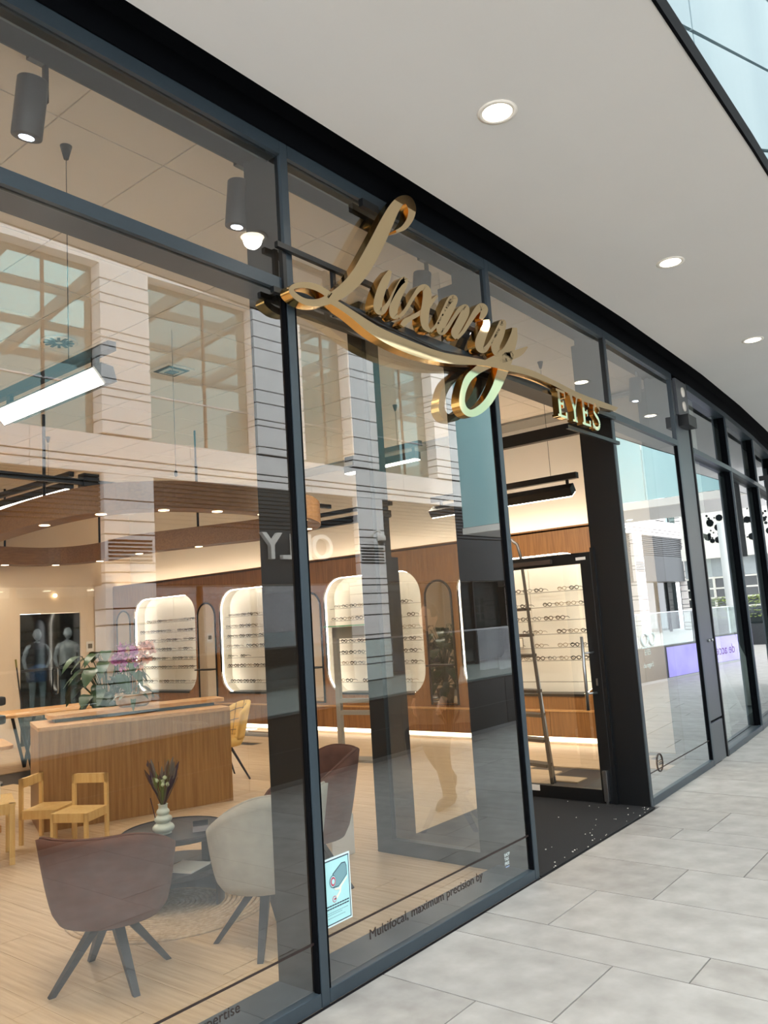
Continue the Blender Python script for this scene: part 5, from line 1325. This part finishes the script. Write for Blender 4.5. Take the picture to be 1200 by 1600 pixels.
for k in range(3):  # lamps added in the shop opposite so the mannequins show brighter
    lp2 = empty('added_shop_lamp', fo.p(-5.9 + k * 1.0, -1.2, 2.74), 0, ['leftmost added lamp brightening the mirrored mannequins', 'middle added lamp brightening the mirrored mannequins', 'rightmost added lamp brightening the mirrored mannequins'][k], 'ceiling lamp')
    lathe('lamp', [(0.0, -0.02), (0.08, -0.02), (0.08, 0)], m_lampo, lp2, (0, 0, 0), 14); lathe('rim', [(0.08, -0.006), (0.1, -0.006), (0.1, 0)], m_white, lp2, (0, 0, 0), 14)
    spot_light('added_lamp_beam', fo.p(-5.9 + k * 1.0, -0.85, 2.68), 260, NEUT, 2.4, 0.8, (0, 0, 0), lp2)
stp = fo.box('window_platform', -8.0, -3.4, -1.5, -0.7, 0.0, 0.12, m_white); tag(stp, 'low white platform under the mannequins across the atrium', 'platform')

# ================================================================== BRIDAL SHOP BEYOND THE PIER
f7 = Fr(NODES[6], NODES[7]); f8 = Fr(NODES[7], NODES[8])
box('floor_bridal', 9.25, 16.5, 0.34, 7.0, -0.1, -0.002, mat('bridal_floor', (168, 172, 172), 0.4))['kind'] = 'structure'
box('wall_bridal', 9.25, 16.5, 7.0, 7.2, 0, 4.1, mat('bridal_wall', (120, 126, 128), 0.8))['kind'] = 'structure'
box('wall_bridal_end', 16.5, 16.7, 0.6, 7.2, 0, 4.1, MATS['bridal_wall'])['kind'] = 'structure'
box('ceiling_bridal', 9.2, 16.7, 0.85, 7.2, 4.1, 4.25, mat('bridal_ceiling', (150, 150, 146), 0.8))['kind'] = 'structure'
strip('ceiling_bridal_edge', -1.1, -0.12, 4.07, 4.10, MATS['bridal_ceiling'], 6, 9)['kind'] = 'structure'
m_gown = mat('white_tulle', (232, 232, 226), 0.8, noise=0.06, nscale=6)
def gown(loc, lab, hgt=1.5, rad=0.42, seed=1):
    r = empty('bridal_gown', loc, 0, lab, 'dress', 'white gowns in the bridal window')
    rn = random.Random(seed); n2 = 40; prof_ = [(rad, 0.02), (rad * 0.86, 0.25), (rad * 0.62, 0.6), (rad * 0.40, 0.88), (0.125, 1.05), (0.14, 1.15), (0.165, 1.28), (0.14, 1.36)]
    V = []; Fc = []
    for i, (rr, z) in enumerate(prof_):
        for k in range(n2):
            t = 2 * PI * k / n2; f_ = 1 + (0.07 * math.sin(9 * t + seed) + 0.04 * math.sin(17 * t)) * max(0, 1 - z / 0.95)
            V.append((rr * f_ * math.cos(t) * 0.9, rr * f_ * math.sin(t), z * hgt / 1.5))
    for i in range(len(prof_) - 1):
        for k in range(n2): Fc.append((i * n2 + k, i * n2 + (k + 1) % n2, (i + 1) * n2 + (k + 1) % n2, (i + 1) * n2 + k))
    Fc.append(tuple(range(n2)))
    mesh('gown', V, Fc, m_gown, r, True)
    lathe('neck_form', [(0.14, 1.33), (0.07, 1.40), (0.05, 1.52), (0.0, 1.53)], m_skin, r, (0, 0, 0), 16)
    return r
gown((10.35, 0.86, 0), 'white gown on a form just past the grey pier', 1.6, 0.38, 1)
gown((11.6, 1.15, 0), 'white flowing gown on a form in the bridal window', 1.6, 0.48, 2)
gown((13.4, 1.3, 0), 'white gown on a form deepest in bridal window', 1.6, 0.46, 3)
for k, (xx, yy_) in enumerate(((11.2, 1.9), (12.2, 2.6))):
    r = empty('ceiling_lamp', (xx, yy_, 4.095), 0, ['small round ceiling lamp nearer the bridal window', 'small round ceiling lamp deeper in bridal shop'][k], 'ceiling lamp')
    lathe('lamp', [(0.0, -0.012), (0.06, -0.012), (0.06, 0)], m_lampo, r, (0, 0, 0), 16); lathe('rim', [(0.06, -0.004), (0.075, -0.004), (0.075, 0)], m_white, r, (0, 0, 0), 16)
# black projecting sign at the right picture edge
q = on_y(1199, 760, 0.35)
ps = empty('projecting_sign', (12.86, 0.30, 3.0), 0, 'black projecting shop sign at the right picture edge', 'sign')
mesh('panel', boxv(-0.04, 0.04, -0.34, 0.0, -0.75, 0.35), BOXF, m_black, ps); mesh('bracket', boxv(-0.02, 0.02, -0.3, 0.08, 0.35, 0.42), BOXF, m_black, ps)
